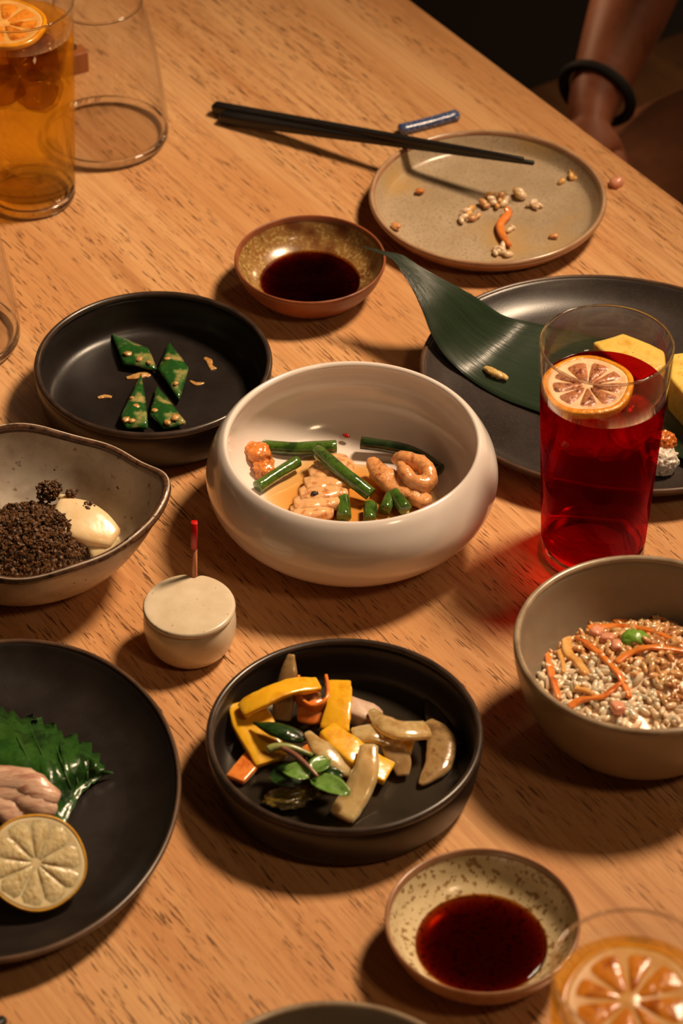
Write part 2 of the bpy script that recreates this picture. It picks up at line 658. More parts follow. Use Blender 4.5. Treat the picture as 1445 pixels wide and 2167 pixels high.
M_CHICKEN_O = mat('orange_simmered_chicken', (200, 116, 48), [(216, 138, 64), (160, 80, 28)], 190, rough=0.22, coat=0.7, sss=0.3, ssr=0.005, bump=0.5, bscale=260, bdist=0.0012)
M_SCAPE = mat('garlic_scape_green', (52, 84, 24), [(74, 106, 36), (34, 62, 16)], 90, rough=0.18, coat=0.7, crough=0.08, sss=0.15, bump=0.25, bscale=300)
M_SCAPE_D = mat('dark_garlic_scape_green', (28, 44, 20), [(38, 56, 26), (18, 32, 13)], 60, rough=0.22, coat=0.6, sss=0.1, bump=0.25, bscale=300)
M_CHILI = mat('red_chili', (176, 20, 12), (140, 14, 10), 100, rough=0.3, coat=0.5)
M_BLACKBIT = mat('burnt_black_bit', (28, 18, 14), (46, 30, 20), 300, rough=0.6)
M_YELLOW = mat('yellow_pepper', (232, 172, 28), [(238, 182, 40), (222, 158, 20)], 110, rough=0.25, coat=0.6, crough=0.12, sss=0.3, ssr=0.004, bump=0.3, bscale=160, bdist=0.0012)
M_CARROT = mat('pickled_carrot', (222, 122, 46), [(230, 138, 58), (198, 98, 32)], 90, rough=0.28, coat=0.5, sss=0.3, bump=0.25, bscale=240)
M_ONION = mat('pickled_onion', (228, 194, 130), [(238, 210, 152), (204, 164, 98)], 1.0, stretch=(90, 90, 90), rough=0.2, coat=0.7, crough=0.1, sss=0.6, ssr=0.006, bump=0.25, bscale=2.0, trans=0.35)
M_ONION_D = mat('brine_dark_onion', (176, 140, 88), [(194, 160, 108), (138, 104, 60)], 1.0, stretch=(90, 90, 90), rough=0.18, coat=0.7, sss=0.5, ssr=0.006, bump=0.25, bscale=2.0, trans=0.35)
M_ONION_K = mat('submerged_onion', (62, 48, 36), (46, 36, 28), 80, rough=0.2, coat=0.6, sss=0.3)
M_CRESS = mat('cress_leaf_green', (84, 126, 46), [(112, 150, 70), (60, 100, 34)], 120, rough=0.3, coat=0.3, sss=0.15, bump=0.3, bscale=200)
M_CRESS_D = mat('dark_wilted_cress', (26, 50, 20), [(40, 66, 28), (18, 34, 14)], 120, rough=0.2, coat=0.6, bump=0.4, bscale=200)
M_CRESS_O = mat('olive_wilted_leaf', (82, 70, 22), [(112, 92, 30), (48, 44, 16)], 160, rough=0.25, coat=0.5, bump=0.5, bscale=200)
M_STEM = mat('purple_cress_stem', (128, 78, 66), (150, 112, 84), 80, rough=0.3, coat=0.3)
M_STEM_G = mat('green_cress_stem', (150, 156, 92), (120, 134, 66), 80, rough=0.3, coat=0.3)
M_SHISO = mat('shiso_leaf_green', (30, 66, 20), [(44, 84, 28), (20, 48, 14)], 60, rough=0.26, coat=0.45, crough=0.2, bump=0.55, bscale=170, bdist=0.0016)
M_VEIN = mat('shiso_vein_green', (60, 98, 38), (48, 84, 32), 100, rough=0.4)
M_FISH = mat('seared_pinkish_fish', (210, 166, 142), [(222, 186, 160), (176, 122, 100)], 1.0, stretch=(60, 240, 160), rough=0.35, coat=0.4, sss=0.35, ssr=0.004, bump=0.4, bscale=2.4, bdist=0.0012)
M_LPEEL = mat('lemon_peel', (226, 170, 46), (206, 146, 34), 200, rough=0.35, coat=0.3, sss=0.2, bump=0.4, bscale=500)
M_LPITH = mat('lemon_pith', (248, 226, 182), (240, 212, 162), 120, rough=0.4, coat=0.2, sss=0.4)
M_LPULP = mat('lemon_pulp', (236, 208, 150), [(246, 226, 178), (220, 188, 128)], 1.0, stretch=(340, 340, 60), rough=0.12, coat=0.9, crough=0.06, sss=0.6, ssr=0.005, bump=0.45, bscale=1.6, bdist=0.0016, trans=0.15)
M_DPEEL = mat('dried_lemon_peel', (230, 154, 26), (206, 122, 16), 180, rough=0.35, coat=0.4, bump=0.6, bscale=300, bdist=0.0015)
M_DPITH = mat('dried_lemon_pith', (238, 204, 164), (224, 176, 128), 160, rough=0.5, sss=0.2, bump=0.4, bscale=300)
M_DPULP = mat('dried_lemon_pulp', (156, 86, 54), [(186, 120, 78), (108, 52, 36)], 240, rough=0.28, coat=0.6, bump=0.8, bscale=320, bdist=0.0016)
M_OPULP = mat('tea_soaked_pulp', (214, 124, 30), [(232, 146, 48), (182, 94, 18)], 140, rough=0.2, coat=0.6, sss=0.3, bump=0.5, bscale=260)
M_OPITH = mat('tea_soaked_pith', (234, 180, 104), (220, 156, 76), 160, rough=0.35, coat=0.4, sss=0.3)
M_OPEEL = mat('tea_soaked_peel', (232, 156, 24), (212, 130, 14), 140, rough=0.25, coat=0.5)
M_RICE = mat('cooked_rice', (244, 218, 188), (230, 200, 164), 60, rough=0.25, coat=0.5, sss=0.5, ssr=0.003)
M_RICE_S = mat('sauce_coated_rice', (206, 146, 88), [(224, 176, 122), (168, 104, 54)], 60, rough=0.22, coat=0.6, sss=0.4, ssr=0.003)
M_RICEBED = mat('rice_bed', (206, 162, 112), (176, 120, 70), 160, rough=0.4, sss=0.3, bump=0.8, bscale=260, bdist=0.002)
M_HAM = mat('pink_ham_dice', (228, 162, 130), (206, 134, 104), 100, rough=0.3, coat=0.4, sss=0.4)
M_RADISH = mat('whitish_radish', (216, 190, 168), (196, 164, 144), 120, rough=0.3, coat=0.4, sss=0.4)
M_TEMPURA = mat('golden_batter_bit', (234, 186, 112), (210, 152, 78), 140, rough=0.3, coat=0.4, sss=0.3, bump=0.5, bscale=300)
M_GREENPEA = mat('bright_green_pea', (108, 156, 42), (134, 172, 76), 160, rough=0.3, coat=0.4, sss=0.3, bump=0.6, bscale=300)
M_CRUMB = mat('dark_roasted_crumb', (40, 27, 18), [(112, 72, 34), (16, 11, 8)], 520, vlo=0.38, vhi=0.6, rough=0.55, spec=0.4)
M_CREAM = mat('cream_tofu', (240, 218, 178), (228, 196, 144), 50, rough=0.3, coat=0.4, sss=0.5, ssr=0.006, bump=0.3, bscale=120, speck=[(260, 0.70, 0.74, (70, 46, 26))])
M_BLUE = mat('blue_glazed_porcelain', (66, 88, 136), [(50, 68, 116), (98, 118, 158)], 500, rough=0.2, coat=0.5, bump=0.2, bscale=500, speck=[(900, 0.60, 0.68, (190, 196, 206))])
M_PICKWOOD = mat('striped_pick_wood', (214, 160, 112), (176, 84, 56), 1.0, stretch=(900, 900, 6), rough=0.45)
M_PICKTIP = mat('red_painted_tip', (206, 18, 16), (190, 14, 12), 60, rough=0.4)
M_FLOOR = mat('dark_floor', (44, 30, 20), (32, 22, 15), 3, rough=0.6)
M_WALLS = mat('dark_olive_plaster', (62, 46, 28), (50, 36, 22), 4, rough=0.8)
M_SKIN = mat('warm_brown_skin', (160, 94, 62), [(170, 102, 70), (146, 82, 54)], 30, rough=0.52, sss=0.15, ssr=0.01, bump=0.08, bscale=500)
M_LIPS = mat('muted_lips', (150, 78, 62), (136, 68, 54), 60, rough=0.5)
M_TROUSER = mat('brown_cotton', (132, 78, 44), (112, 64, 35), 40, rough=0.9, bump=0.2, bscale=600)
M_SHIRT = mat('black_cotton', (22, 20, 20), (28, 25, 24), 40, rough=0.85)
M_HAIR = mat('black_hair', (20, 16, 14), (30, 24, 20), 1.0, stretch=(200, 200, 10), rough=0.4)
M_BAND = mat('black_elastic', (18, 15, 14), (26, 22, 20), 300, rough=0.7, bump=0.4, bscale=500)

# ------------------------------------------------------------------ room and table
def struct(name, geo, m, smooth=False):
    o = mk(name, geo, m, smooth=smooth)
    o['kind'] = 'structure'
    return o


def boxgeo(lo, hi):
    x0, y0, z0 = lo
    x1, y1, z1 = hi
    V = [Vector(p) for p in ((x0, y0, z0), (x1, y0, z0), (x1, y1, z0), (x0, y1, z0), (x0, y0, z1), (x1, y0, z1), (x1, y1, z1), (x0, y1, z1))]
    F = [(3, 2, 1, 0), (4, 5, 6, 7), (0, 1, 5, 4), (1, 2, 6, 5), (2, 3, 7, 6), (3, 0, 4, 7)]
    return V, F


FZ = -0.75
struct('floor', boxgeo((-3.2, -1.6, FZ - 0.1), (3.2, 4.6, FZ)), M_FLOOR)
struct('wall_back', boxgeo((-3.2, 4.6, FZ), (3.2, 4.7, 2.1)), M_WALLS)
struct('wall_right', boxgeo((3.2, -1.6, FZ), (3.3, 4.7, 2.1)), M_WALLS)

EA = P(870, 0)
E_DIR = (P(1445, 430) - P(870, 0)).normalized()          # along the far table edge = along the grain
N_DIR = Vector((-E_DIR.y, E_DIR.x, 0))                    # away from the table, over that edge
TAB_L0, TAB_L1, TAB_W, TAB_T = -0.75, 1.35, 0.92, 0.03


def tloc(t, d, z=0.0):
    return EA + E_DIR * t + N_DIR * d + Vector((0, 0, z))


tcen = tloc((TAB_L0 + TAB_L1) / 2, -TAB_W / 2)
table = thing('dining_table', 'pale oak dining table with dark pores, covered with dishes and drinks', 'table', (tcen.x, tcen.y, FZ))
tang = math.atan2(E_DIR.y, E_DIR.x)
table.rotation_euler = (0, 0, tang)


def local_box(name, lo, hi, m, parent, bev=0.0):
    V, F = boxgeo(lo, hi)
    me = bpy.data.meshes.new(name)
    me.from_pydata([tuple(v) for v in V], [], F)
    me.materials.append(m)
    o = bpy.data.objects.new(name, me)
    C.objects.link(o)
    o.parent = parent
    if bev:
        b = o.modifiers.new('bevel', 'BEVEL')
        b.width = bev
        b.segments = 3
    return o


hl, hw = (TAB_L1 - TAB_L0) / 2, TAB_W / 2
local_box('tabletop', (-hl, -hw, -FZ - TAB_T), (hl, hw, -FZ), OAK, table, 0.0025)
for sx in (-1, 1):
    for sy in (-1, 1):
        cx, cy = sx * (hl - 0.06), sy * (hw - 0.06)
        local_box('leg', (cx - 0.03, cy - 0.03, 0), (cx + 0.03, cy + 0.03, -FZ - TAB_T), BENCH_WOOD, table, 0.003)
for sy in (-1, 1):
    local_box('apron', (-hl + 0.09, sy * (hw - 0.07) - 0.01, -FZ - TAB_T - 0.05), (hl - 0.09, sy * (hw - 0.07) + 0.01, -FZ - TAB_T), BENCH_WOOD, table)

# bench the guest sits on
SEAT = -0.30
bcen = tloc(0.27, 0.33)
bench = thing('bench', 'brown wooden bench that the guest in brown trousers sits on', 'bench', (bcen.x, bcen.y, FZ))
bench.rotation_euler = (0, 0, tang)
local_box('seat', (-0.5, -0.19, SEAT - FZ - 0.035), (0.5, 0.19, SEAT - FZ), BENCH_WOOD, bench, 0.004)
for sx in (-1, 1):
    for sy in (-1, 1):
        local_box('leg', (sx * 0.44 - 0.022, sy * 0.15 - 0.022, 0), (sx * 0.44 + 0.022, sy * 0.15 + 0.022, SEAT - FZ - 0.035), BENCH_WOOD, bench)


# ------------------------------------------------------------------ dishes
def dish_low(loc, rad, name, label, h=0.034):
    """Low straight-sided black dish."""
    t = thing(name, label, 'dish', loc)
    rb = rad * 0.885
    body = [(0, 0), (rb - 0.004, 0), (rb, 0.001), (rb + 0.005, 0.005), (rad - 0.0022, 0.013), (rad - 0.0006, 0.02), (rad, h - 0.003),
            (rad - 0.0036, h - 0.003), (rad - 0.0048, 0.016), (rad - 0.0065, 0.0105), (rad - 0.0105, 0.0075), (rad - 0.016, 0.0066), (rad * 0.5, 0.0062), (0, 0.0062)]
    mk('body', lathe(body, loc), M_BLACK, t, sub=1)
    mk('rim', lathe(ring_prof(rad - 0.0018, h - 0.0024, 0.0020, 0.0024), loc), M_BLACK_RIM, t)
    return t


PICK = P(729, 1546, 0.034)
PICK.z = 0
BLK = P(324, 762, 0.034)
BLK.z = 0
d_pick = dish_low(PICK, 0.0725, 'pickle_dish', 'low black dish holding yellow peppers, carrot, onion and cress in brine')
d_pea = dish_low(BLK, 0.0718, 'pea_dish', 'low black dish holding four green pea-pod diamonds')
# shallow brine in the pickle dish: a part of it, as liquid moves with its dish
mk('brine', lathe([(0, 0.0058), (0.055, 0.0058), (0.0648, 0.0085), (0.0640, 0.0097), (0.0600, 0.0092), (0, 0.0092)], PICK), M_BRINE, d_pick)


def oval_plate(name, label, c, semi, ang, m, rim_m, h=0.021, floor_z=0.0055, wob=0.0):
    t = thing(name, label, 'plate', (c[0], c[1], 0))
    a, b = semi
    ca, sa = math.cos(ang), math.sin(ang)

    def fn(th, r, z):
        k = 1 + wob * math.sin(2 * th + 0.8) * r
        x, y = a * r * math.cos(th) * k, b * r * math.sin(th) * k
        return (x * ca - y * sa, x * sa + y * ca, z)
    prof = [(0, 0), (0.66, 0), (0.70, 0.001), (0.84, 0.006), (0.95, 0.0125), (0.994, h - 0.0022), (0.972, h - 0.0012), (0.93, 0.0155), (0.85, 0.0098), (0.74, 0.0066), (0.60, floor_z), (0, floor_z)]
    mk('body', lathe(cprof(prof, 3), (c[0], c[1], 0), 128, fn), m, t)
    rp = [(0.985 + 0.014 * math.cos(2 * PI * i / 10), h - 0.0015 + 0.0017 * math.sin(2 * PI * i / 10)) for i in range(11)]
    mk('rim', lathe(rp, (c[0], c[1], 0), 128, fn), rim_m, t)
    return t


RP = Vector((0.1661, 1.4501, 0))
oval_plate('serving_plate', 'large black oval plate carrying the bamboo leaf and omelette', RP, (0.1205, 0.1055), math.atan2(0.3495, -0.9369), M_BLACKP, M_BROWNRIM)
LP = Vector((-0.1775, 1.1012, 0))
oval_plate('appetizer_plate', 'large black oval plate carrying the serrated shiso leaf and lemon slice', LP, (0.0945, 0.1170), R(-1.3), M_BLACK, M_BROWNRIM)

# white bowl
WB = P(745, 930, 0.065)
WB.z = 0
t = thing('porcelain_bowl', 'rounded glossy white bowl of chicken and green stems in broth', 'bowl', WB)
prof = [(0, 0.0015), (0.040, 0.0015), (0.0425, 0), (0.046, 0), (0.052, 0.003), (0.066, 0.0115), (0.0785, 0.0245), (0.0835, 0.0375), (0.0822, 0.0500), (0.0772, 0.0605), (0.0738, 0.0645),
        (0.0718, 0.0650), (0.0706, 0.0632), (0.0715, 0.0600), (0.0755, 0.0520), (0.0768, 0.0420), (0.0738, 0.0300), (0.0665, 0.0205), (0.058, 0.0168), (0.040, 0.0152), (0, 0.0148)]
mk('body', lathe(cprof(prof, 4), WB, 128), M_WHITE, t)
mk('broth', lathe([(0, 0.0138), (0.045, 0.0140), (0.0560, 0.0150), (0.0545, 0.0158), (0.048, 0.0166), (0.030, 0.0171), (0, 0.0172)], WB + Vector((-0.004, -0.001, 0)), 64,
   lambda a, r, z: (r * (0.90 + 0.12 * math.sin(3 * a + 1) + 0.08 * math.sin(5 * a)) * math.cos(a), r * (0.82 + 0.12 * math.sin(4 * a) + 0.06 * math.sin(7 * a)) * math.sin(a), z)), M_BROTH, t)

# grey plate
GP = P(1032, 412, 0.018)
GP.z = 0
t = thing('side_plate', 'grey-green round plate with a brown rim and rice scraps', 'plate', GP)
prof = [(0, 0), (0.058, 0), (0.0605, 0.001), (0.070, 0.007), (0.0760, 0.0135), (0.0768, 0.0160), (0.0752, 0.0168), (0.0735, 0.0145), (0.0700, 0.0085), (0.0665, 0.0060), (0.055, 0.0052), (0, 0.0050)]
mk('body', lathe(cprof(prof, 3), GP, 128), M_GREY, t)
mk('rim', lathe(cprof([(0.0590, -0.0001), (0.0608, 0.0006), (0.0704, 0.0066), (0.0766, 0.0132), (0.0781, 0.0165), (0.0772, 0.0182), (0.0755, 0.0182), (0.0742, 0.0166), (0.0745, 0.0150)], 3), GP, 128), M_GREYRIM, t)

mk('lip', lathe(ring_prof(0.0763, 0.0176, 0.0013, 0.0010), GP, 128), M_LIP, t)


def sauce_dish(name, label, loc, rad, h, inner, outer, fill_r, fill_z):
    t = thing(name, label, 'dish', loc)
    k = rad / 0.0482
    mk('body', lathe(cprof([(0.0462 * k, h - 0.002), (0.0445 * k, h * 0.78), (0.0400 * k, h * 0.52), (0.0320 * k, h * 0.33), (0.022 * k, h * 0.24), (0, h * 0.22)], 4), loc, 96), inner, t)
    mk('outside', lathe(cprof([(0, 0.0008), (0.022 * k, 0.0008), (0.0235 * k, 0), (0.026 * k, 0), (0.0275 * k, 0.001), (0.036 * k, h * 0.22), (0.0438 * k, h * 0.55), (0.0474 * k, h * 0.86), (0.0482 * k, h - 0.0012),
        (0.0478 * k, h), (0.0468 * k, h), (0.0460 * k, h - 0.0018), (0.0456 * k, h - 0.003)], 3), loc, 96), outer, t)
    mk('soy_sauce', lathe([(0, fill_z), (fill_r - 0.002, fill_z), (fill_r, fill_z + 0.0004), (fill_r + 0.0006, fill_z - 0.0006), (fill_r * 0.86, h * 0.22), (0, h * 0.14)][::-1], loc, 72), M_SOY, t)
    return t


SU = P(656, 546, 0.027)
SU.z = 0
sauce_dish('sauce_dish', 'rusty brown sauce dish of soy sauce between grey plate and pea dish', SU, 0.0481, 0.027, M_SOYU, M_RUST, 0.0315, 0.0105)
SL = P(1021, 1945, 0.028)
SL.z = 0
sauce_dish('sauce_dish', 'cream mottled sauce dish of soy sauce beside the short amber drink', SL, 0.0483, 0.028, M_SOYL, M_GREYRIM, 0.0325, 0.0108)


def deep_bowl(name, label, loc, rad=0.069, h=0.066):
    t = thing(name, label, 'bowl', loc)
    k = rad / 0.069
    mk('body', lathe(cprof([(0, 0.002), (0.027 * k, 0.002), (0.029 * k, 0), (0.033 * k, 0), (0.036 * k, 0.003), (0.050 * k, 0.0125), (0.0615 * k, 0.030), (0.0670 * k, 0.048), (0.0690 * k, h - 0.002),
        (0.0655 * k, h - 0.002), (0.0632 * k, 0.048), (0.0575 * k, 0.031), (0.047 * k, 0.0165), (0.030 * k, 0.0085), (0, 0.0070)], 4), loc, 112), M_RICEB, t)
    mk('rim', lathe(ring_prof(0.06725 * k, h - 0.0018, 0.00195, 0.0021), loc, 112), M_RICERIM, t)
    return t


RB = P(1365, 1355, 0.066)
RB.z = 0
deep_bowl('rice_bowl', 'deep taupe bowl of rice with carrot strips', RB)
BB = P(705, 2374, 0.066)
BB.z = 0
deep_bowl('empty_bowl', 'taupe bowl whose rim just enters the bottom of the picture', BB, 0.071)

# speckled hand-shaped bowl
SB = Vector((-0.1816, 1.2945, 0))
t = thing('speckled_bowl', 'hand-shaped speckled grey bowl with a wavy dark rim', 'bowl', SB)


def wavy(a, r, z):
    k = 1 + (z / 0.055) * (0.022 * math.sin(3 * a + 0.4) + 0.016 * math.sin(5 * a + 1.1) + 0.012 * math.sin(8 * a))
    dz = (z / 0.055) ** 2 * (0.0022 * math.sin(3 * a + 2.0) + 0.0015 * math.sin(5 * a + 0.3) + 0.001 * math.sin(9 * a))
    return (0.0835 * r * k * math.cos(a), 0.0640 * r * k * math.sin(a), z + dz)


mk('body', lathe(cprof([(0, 0.0015), (0.36, 0.0015), (0.39, 0), (0.43, 0), (0.47, 0.003), (0.68, 0.0150), (0.86, 0.0330), (0.985, 0.0540), (0.955, 0.0545), (0.835, 0.0345), (0.66, 0.0185), (0.44, 0.0095), (0, 0.0080)], 4), SB, 120, wavy), M_SPECK, t)
mk('rim', lathe([(0.970 + 0.030 * math.cos(2 * PI * i / 10), 0.0538 + 0.0029 * math.sin(2 * PI * i / 10)) for i in range(11)], SB, 120, wavy), M_SPECKRIM, t)

# toothpick pot
PT = P(400, 1278, 0.0325)
PT.z = 0
t = thing('toothpick_pot', 'small round cream pot with a flat speckled lid', 'pot', PT)
mk('body', lathe(cprof([(0, 0.001), (0.014, 0.001), (0.016, 0), (0.0185, 0.0008), (0.0228, 0.006), (0.0252, 0.014), (0.0256, 0.021), (0.0248, 0.0268), (0.0238, 0.0285), (0.0222, 0.0285), (0.0228, 0.022), (0.0215, 0.010), (0.016, 0.0045), (0, 0.004)], 4), PT, 80), M_POT, t)


def notch(a, r, z):
    d = abs((a - R(86) + PI) % (2 * PI) - PI)
    k = 1 - 0.13 * math.exp(-(d / 0.11) ** 2) if r > 0.02 else 1
    return (r * k * math.cos(a), r * k * math.sin(a), z)


mk('lid', lathe(cprof([(0, 0.0283), (0.020, 0.0283), (0.0236, 0.0284), (0.0250, 0.0292), (0.0255, 0.0306), (0.0250, 0.0319), (0.0238, 0.0325), (0.018, 0.0327), (0, 0.0328)], 3), PT, 160, notch), M_POT, t)
# picks standing in the pot, coming out at the lid's notch
pb = PT + Vector((0.0013, 0.0228, 0.006))
pt_top = P(411, 1105, 0.0690)
t = thing('toothpick', 'striped wooden toothpick with a red tip, upright behind cream pot', 'toothpick', pb)
tip0 = pb.lerp(pt_top, 0.72)
mk('shaft', sweep([pb, tip0], [0.0016], up=(0, 1, 0), n=12, power=4, k=2, capf=(0.05, 0.92)), M_PICKWOOD, t)
mk('red_tip', sweep([tip0, pt_top], [0.0018], up=(0, 1, 0), n=12, power=4, k=2, capf=(0.05, 0.92)), M_PICKTIP, t)


# ------------------------------------------------------------------ glasses
def tumbler(name, label, loc, h=0.149, r0=0.0300, r1=0.0368, liquid=None, level=0.0, wallm=None, cat='glass', base_h=0.012):
    t = thing(name, label, cat, loc)
    wt = 0.0011

    def rad(z):
        return r0 + (r1 - r0) * max(0.0, z / h) ** 1.15
    top = level + 0.0006 if liquid else base_h
    zs = [z for z in (0.02, 0.04, 0.07, 0.1, 0.115, 0.13) if z > top + 0.004] + [h - 0.0012]
    wall = [(rad(top) - wt, top), (rad(top), top)] + [(rad(z), z) for z in zs] + [(rad(h) - 0.0002, h - 0.0003), (rad(h) - wt * 0.5, h), (rad(h) - wt + 0.0002, h - 0.0003)] + [(rad(z) - wt, z) for z in reversed(zs)] + [(rad(top) - wt, top)]
    mk('wall', lathe(wall, loc, 96), M_WALL, t)
    mk('rim', lathe(ring_prof(rad(h) - wt * 0.5, h - 0.0004, wt * 0.62, wt * 0.7), loc, 96), M_BASE, t)
    mk('foot_ring', lathe(ring_prof(r0 * 0.915, 0.0036, 0.0022, 0.0034), loc, 72), M_BASE, t)
    bt = base_h - 0.0004
    mk('base', lathe(cprof([(0, 0.0012), (r0 * 0.6, 0.0008), (r0 * 0.80, 0.0), (r0 * 0.93, 0.0016), (r0 * 0.985, 0.006), (rad(bt) - 0.0002, bt - 0.001), (rad(bt) - 0.001, bt), (r0 * 0.85, bt - 0.0012), (r0 * 0.4, bt - 0.0022), (0, bt - 0.0024)], 3), loc, 72), M_FOOT, t)
    if liquid:
        zb = base_h
        pr = [(0, zb - 0.0012), (r0 * 0.85, zb - 0.0004), (rad(zb) - 0.0003, zb + 0.0014), (rad(level), level), (rad(level) - 0.0016, level + 0.0003), (0, level)]
        mk('drink', lathe(pr, loc, 96), liquid, t)
    return t


def citrus(name, label, cat, M4, Rr, th, mats, nseg=9, seed=1, group=None, core=0.10, peel_w=0.10, wob=0.03, gap=0.0005, pw=0.06, relief=0.62):
    """A round slice: peel ring, pith disc, wedge-shaped pulp segments."""
    rnd = random.Random(seed)
    peel, pith, pulp = mats
    t = thing(name, label, cat, M4.translation, group)
    ph = rnd.random() * 6

    def fn(a, r, z):
        k = 1 + wob * math.sin(2 * a + ph) + wob * 0.5 * math.sin(5 * a + ph * 2)
        return (r * k * math.cos(a), r * k * math.sin(a), z + wob * 0.12 * Rr * math.sin(3 * a + ph))
    h = th / 2
    mk('peel', xf(lathe(cprof([(Rr * (1 - peel_w), -h), (Rr * 0.985, -h * 0.9), (Rr, 0), (Rr * 0.985, h * 0.9), (Rr * (1 - peel_w), h), (Rr * (1 - peel_w) - 0.0003, 0), (Rr * (1 - peel_w), -h)], 3), n=72, fn=fn), M4), peel, t)
    mk('pith', xf(lathe([(0, -h * 0.92), (Rr * (1 - peel_w), -h * 0.92), (Rr * (1 - peel_w * 0.9), 0), (Rr * (1 - peel_w), h * 0.93), (Rr * (1 - pw - peel_w), h * 0.80), (Rr * 0.2, h * (1.04 - relief)), (Rr * core, h * max(0.75, 1.04 - relief)), (0, h * 0.75)], n=72, fn=fn), M4), pith, t)
    edges = [2 * PI * (i + rnd.uniform(-0.12, 0.12)) / nseg for i in range(nseg)]
    r_in, r_out = Rr * (core + 0.01), Rr * (1 - pw - peel_w)
    for i in range(nseg):
        a0, a1 = edges[i], edges[(i + 1) % nseg] + (2 * PI if i == nseg - 1 else 0)
        am = (a0 + a1) / 2
        rows = []
        nr, na = 7, 7
        for q in range(nr):
            s_ = q / (nr - 1)
            row = []
            for j in range(na):
                u = j / (na - 1) * 2 - 1
                r_ = r_in + (r_out - r_in) * s_
                half = (a1 - a0) / 2 - gap * (Rr / 0.025) / max(r_, 0.004)
                half = max(half, 0.03) * (1 - 0.30 * max(0, s_ - 0.82) / 0.18 * abs(u))
                a = am + u * half
                edge = 1 - max(abs(u) ** 4, (2 * s_ - 1) ** 6)
                z = h * (1.07 - relief + relief * edge) + h * 0.10 * fbm((r_ * math.cos(a), r_ * math.sin(a), seed), 320)
                x, y, _ = fn(a, r_, 0)
                row.append((x, y, z))
            rows.append(row)
        (V, F), _uv = sheet(rows)
        mk('segment', xf((V, F), M4), pulp, t)
    return t


RG = P(1253, 1165, 0)
tumbler('red_drink_glass', 'tall tapered glass of dark red drink beside the white bowl', RG, liquid=M_RED, level=0.1175)
AG = P(66, 415, 0)
tumbler('amber_drink_glass', 'tall tapered glass of iced amber tea at the far table corner', AG, liquid=M_AMBER, level=0.1290)
A2 = P(1345, 2056, 0.149)
A2.z = 0
tumbler('amber_drink_glass', 'amber drink glass with a citrus slice beside the cream sauce dish', A2, liquid=M_AMBER, level=0.132)

ls = P(1243, 820, 0.1195)
citrus('dried_lemon_slice', 'dried brown lemon slice floating in the red drink', 'lemon slice', frame(ls, (-0.02, 0.02, 1), 0.4), 0.0262, 0.0050, (M_DPEEL, M_DPITH, M_DPULP), 9, 3, peel_w=0.13, core=0.06, wob=0.04, gap=0.00035, pw=0.05)
os_ = AG + Vector((-0.009, -0.001, 0.1325))
citrus('orange_slice', 'thin orange citrus slice floating in the iced amber tea at the far corner', 'citrus slice', frame(os_, (0, -0.03, 1), 0.2), 0.0280, 0.0040, (M_OPEEL, M_OPITH, M_OPULP), 8, 5, peel_w=0.10, gap=0.0006, pw=0.05)
o2 = A2 + Vector((-0.002, -0.004, 0.134))
citrus('orange_slice', 'blurred citrus slice floating in the amber drink beside cream sauce dish', 'citrus slice', frame(o2, (0, -0.08, 1), 0.9), 0.0305, 0.0040, (M_OPEEL, M_OPITH, M_OPULP), 8, 8, peel_w=0.09, gap=0.0006, pw=0.05)


def ice(name, label, c, size, rot, m, group, seed):
    o = mk(name, blob(c, (size, size, size * 0.9), rot, 0.10, 1.2, seed, 3, box=0.62), m, loc=c)
    return tag(o, label, 'ice cube', group)


ice('ice_cube', 'cloudy ice cube in the red drink under its lemon slice', RG + Vector((-0.012, -0.0155, 0.1005)), 0.0125, (0.3, 0.5, 0.2), M_ICE, None, 1)
ice('ice_cube', 'cloudy ice cube in the red drink, beside the lemon slice', RG + Vector((0.0155, -0.0135, 0.1050)), 0.0120, (0.6, 0.1, 0.9), M_ICE, None, 2)
ice('ice_cube', 'ice cube sunk deepest in the red drink', RG + Vector((0.004, 0.010, 0.0800)), 0.0120, (0.2, 0.7, 0.4), M_ICE, None, 3)
for i, (dx, dy, dz, s_) in enumerate([(0.012, -0.008, 0.113, 0.0135), (-0.016, -0.010, 0.110, 0.0125), (0.004, 0.012, 0.104, 0.0125), (0.010, -0.009, 0.088, 0.0115), (-0.012, 0.004, 0.084, 0.0115)]):
    ice('ice_cube', 'amber-tinted ice cube packed in the tall iced tea', AG + Vector((dx, dy, dz)), s_, (0.4 * i, 0.7 * i, 0.3), M_ICE_A, 'ice cubes in the iced tea', 10 + i)


def wide_glass(name, label, loc, h=0.107):
    t = thing(name, label, 'glass', loc)
    o = [(0.0300, 0.0003), (0.0395, 0.0008), (0.0428, 0.0045), (0.0436, 0.0100), (0.0425, 0.0260), (0.0385, 0.0600), (0.0335, 0.0900), (0.0296, h - 0.0006)]
    i_ = [(0.0284, h - 0.0006), (0.0322, 0.0900), (0.0372, 0.0600), (0.0411, 0.0260), (0.0416, 0.0110), (0.0395, 0.0062), (0.0330, 0.0045)]
    mk('wall', lathe(cprof([(0, 0.0006)] + o + [(0.0290, h)] + i_ + [(0, 0.0042)], 4), loc, 96), M_FOOT, t)
    mk('rim', lathe(ring_prof(0.0290, h - 0.0004, 0.0009, 0.0009), loc, 96), M_BASE, t)
    mk('foot_ring', lathe(ring_prof(0.0412, 0.0042, 0.0021, 0.0030), loc, 96), M_BASE, t)
    return t


wide_glass('empty_glass', 'empty wide-based clear glass behind the iced amber tea', P(223, 290, 0))
wide_glass('empty_glass', 'empty clear glass at the table side next to the pea dish', P(-103, 720, 0))

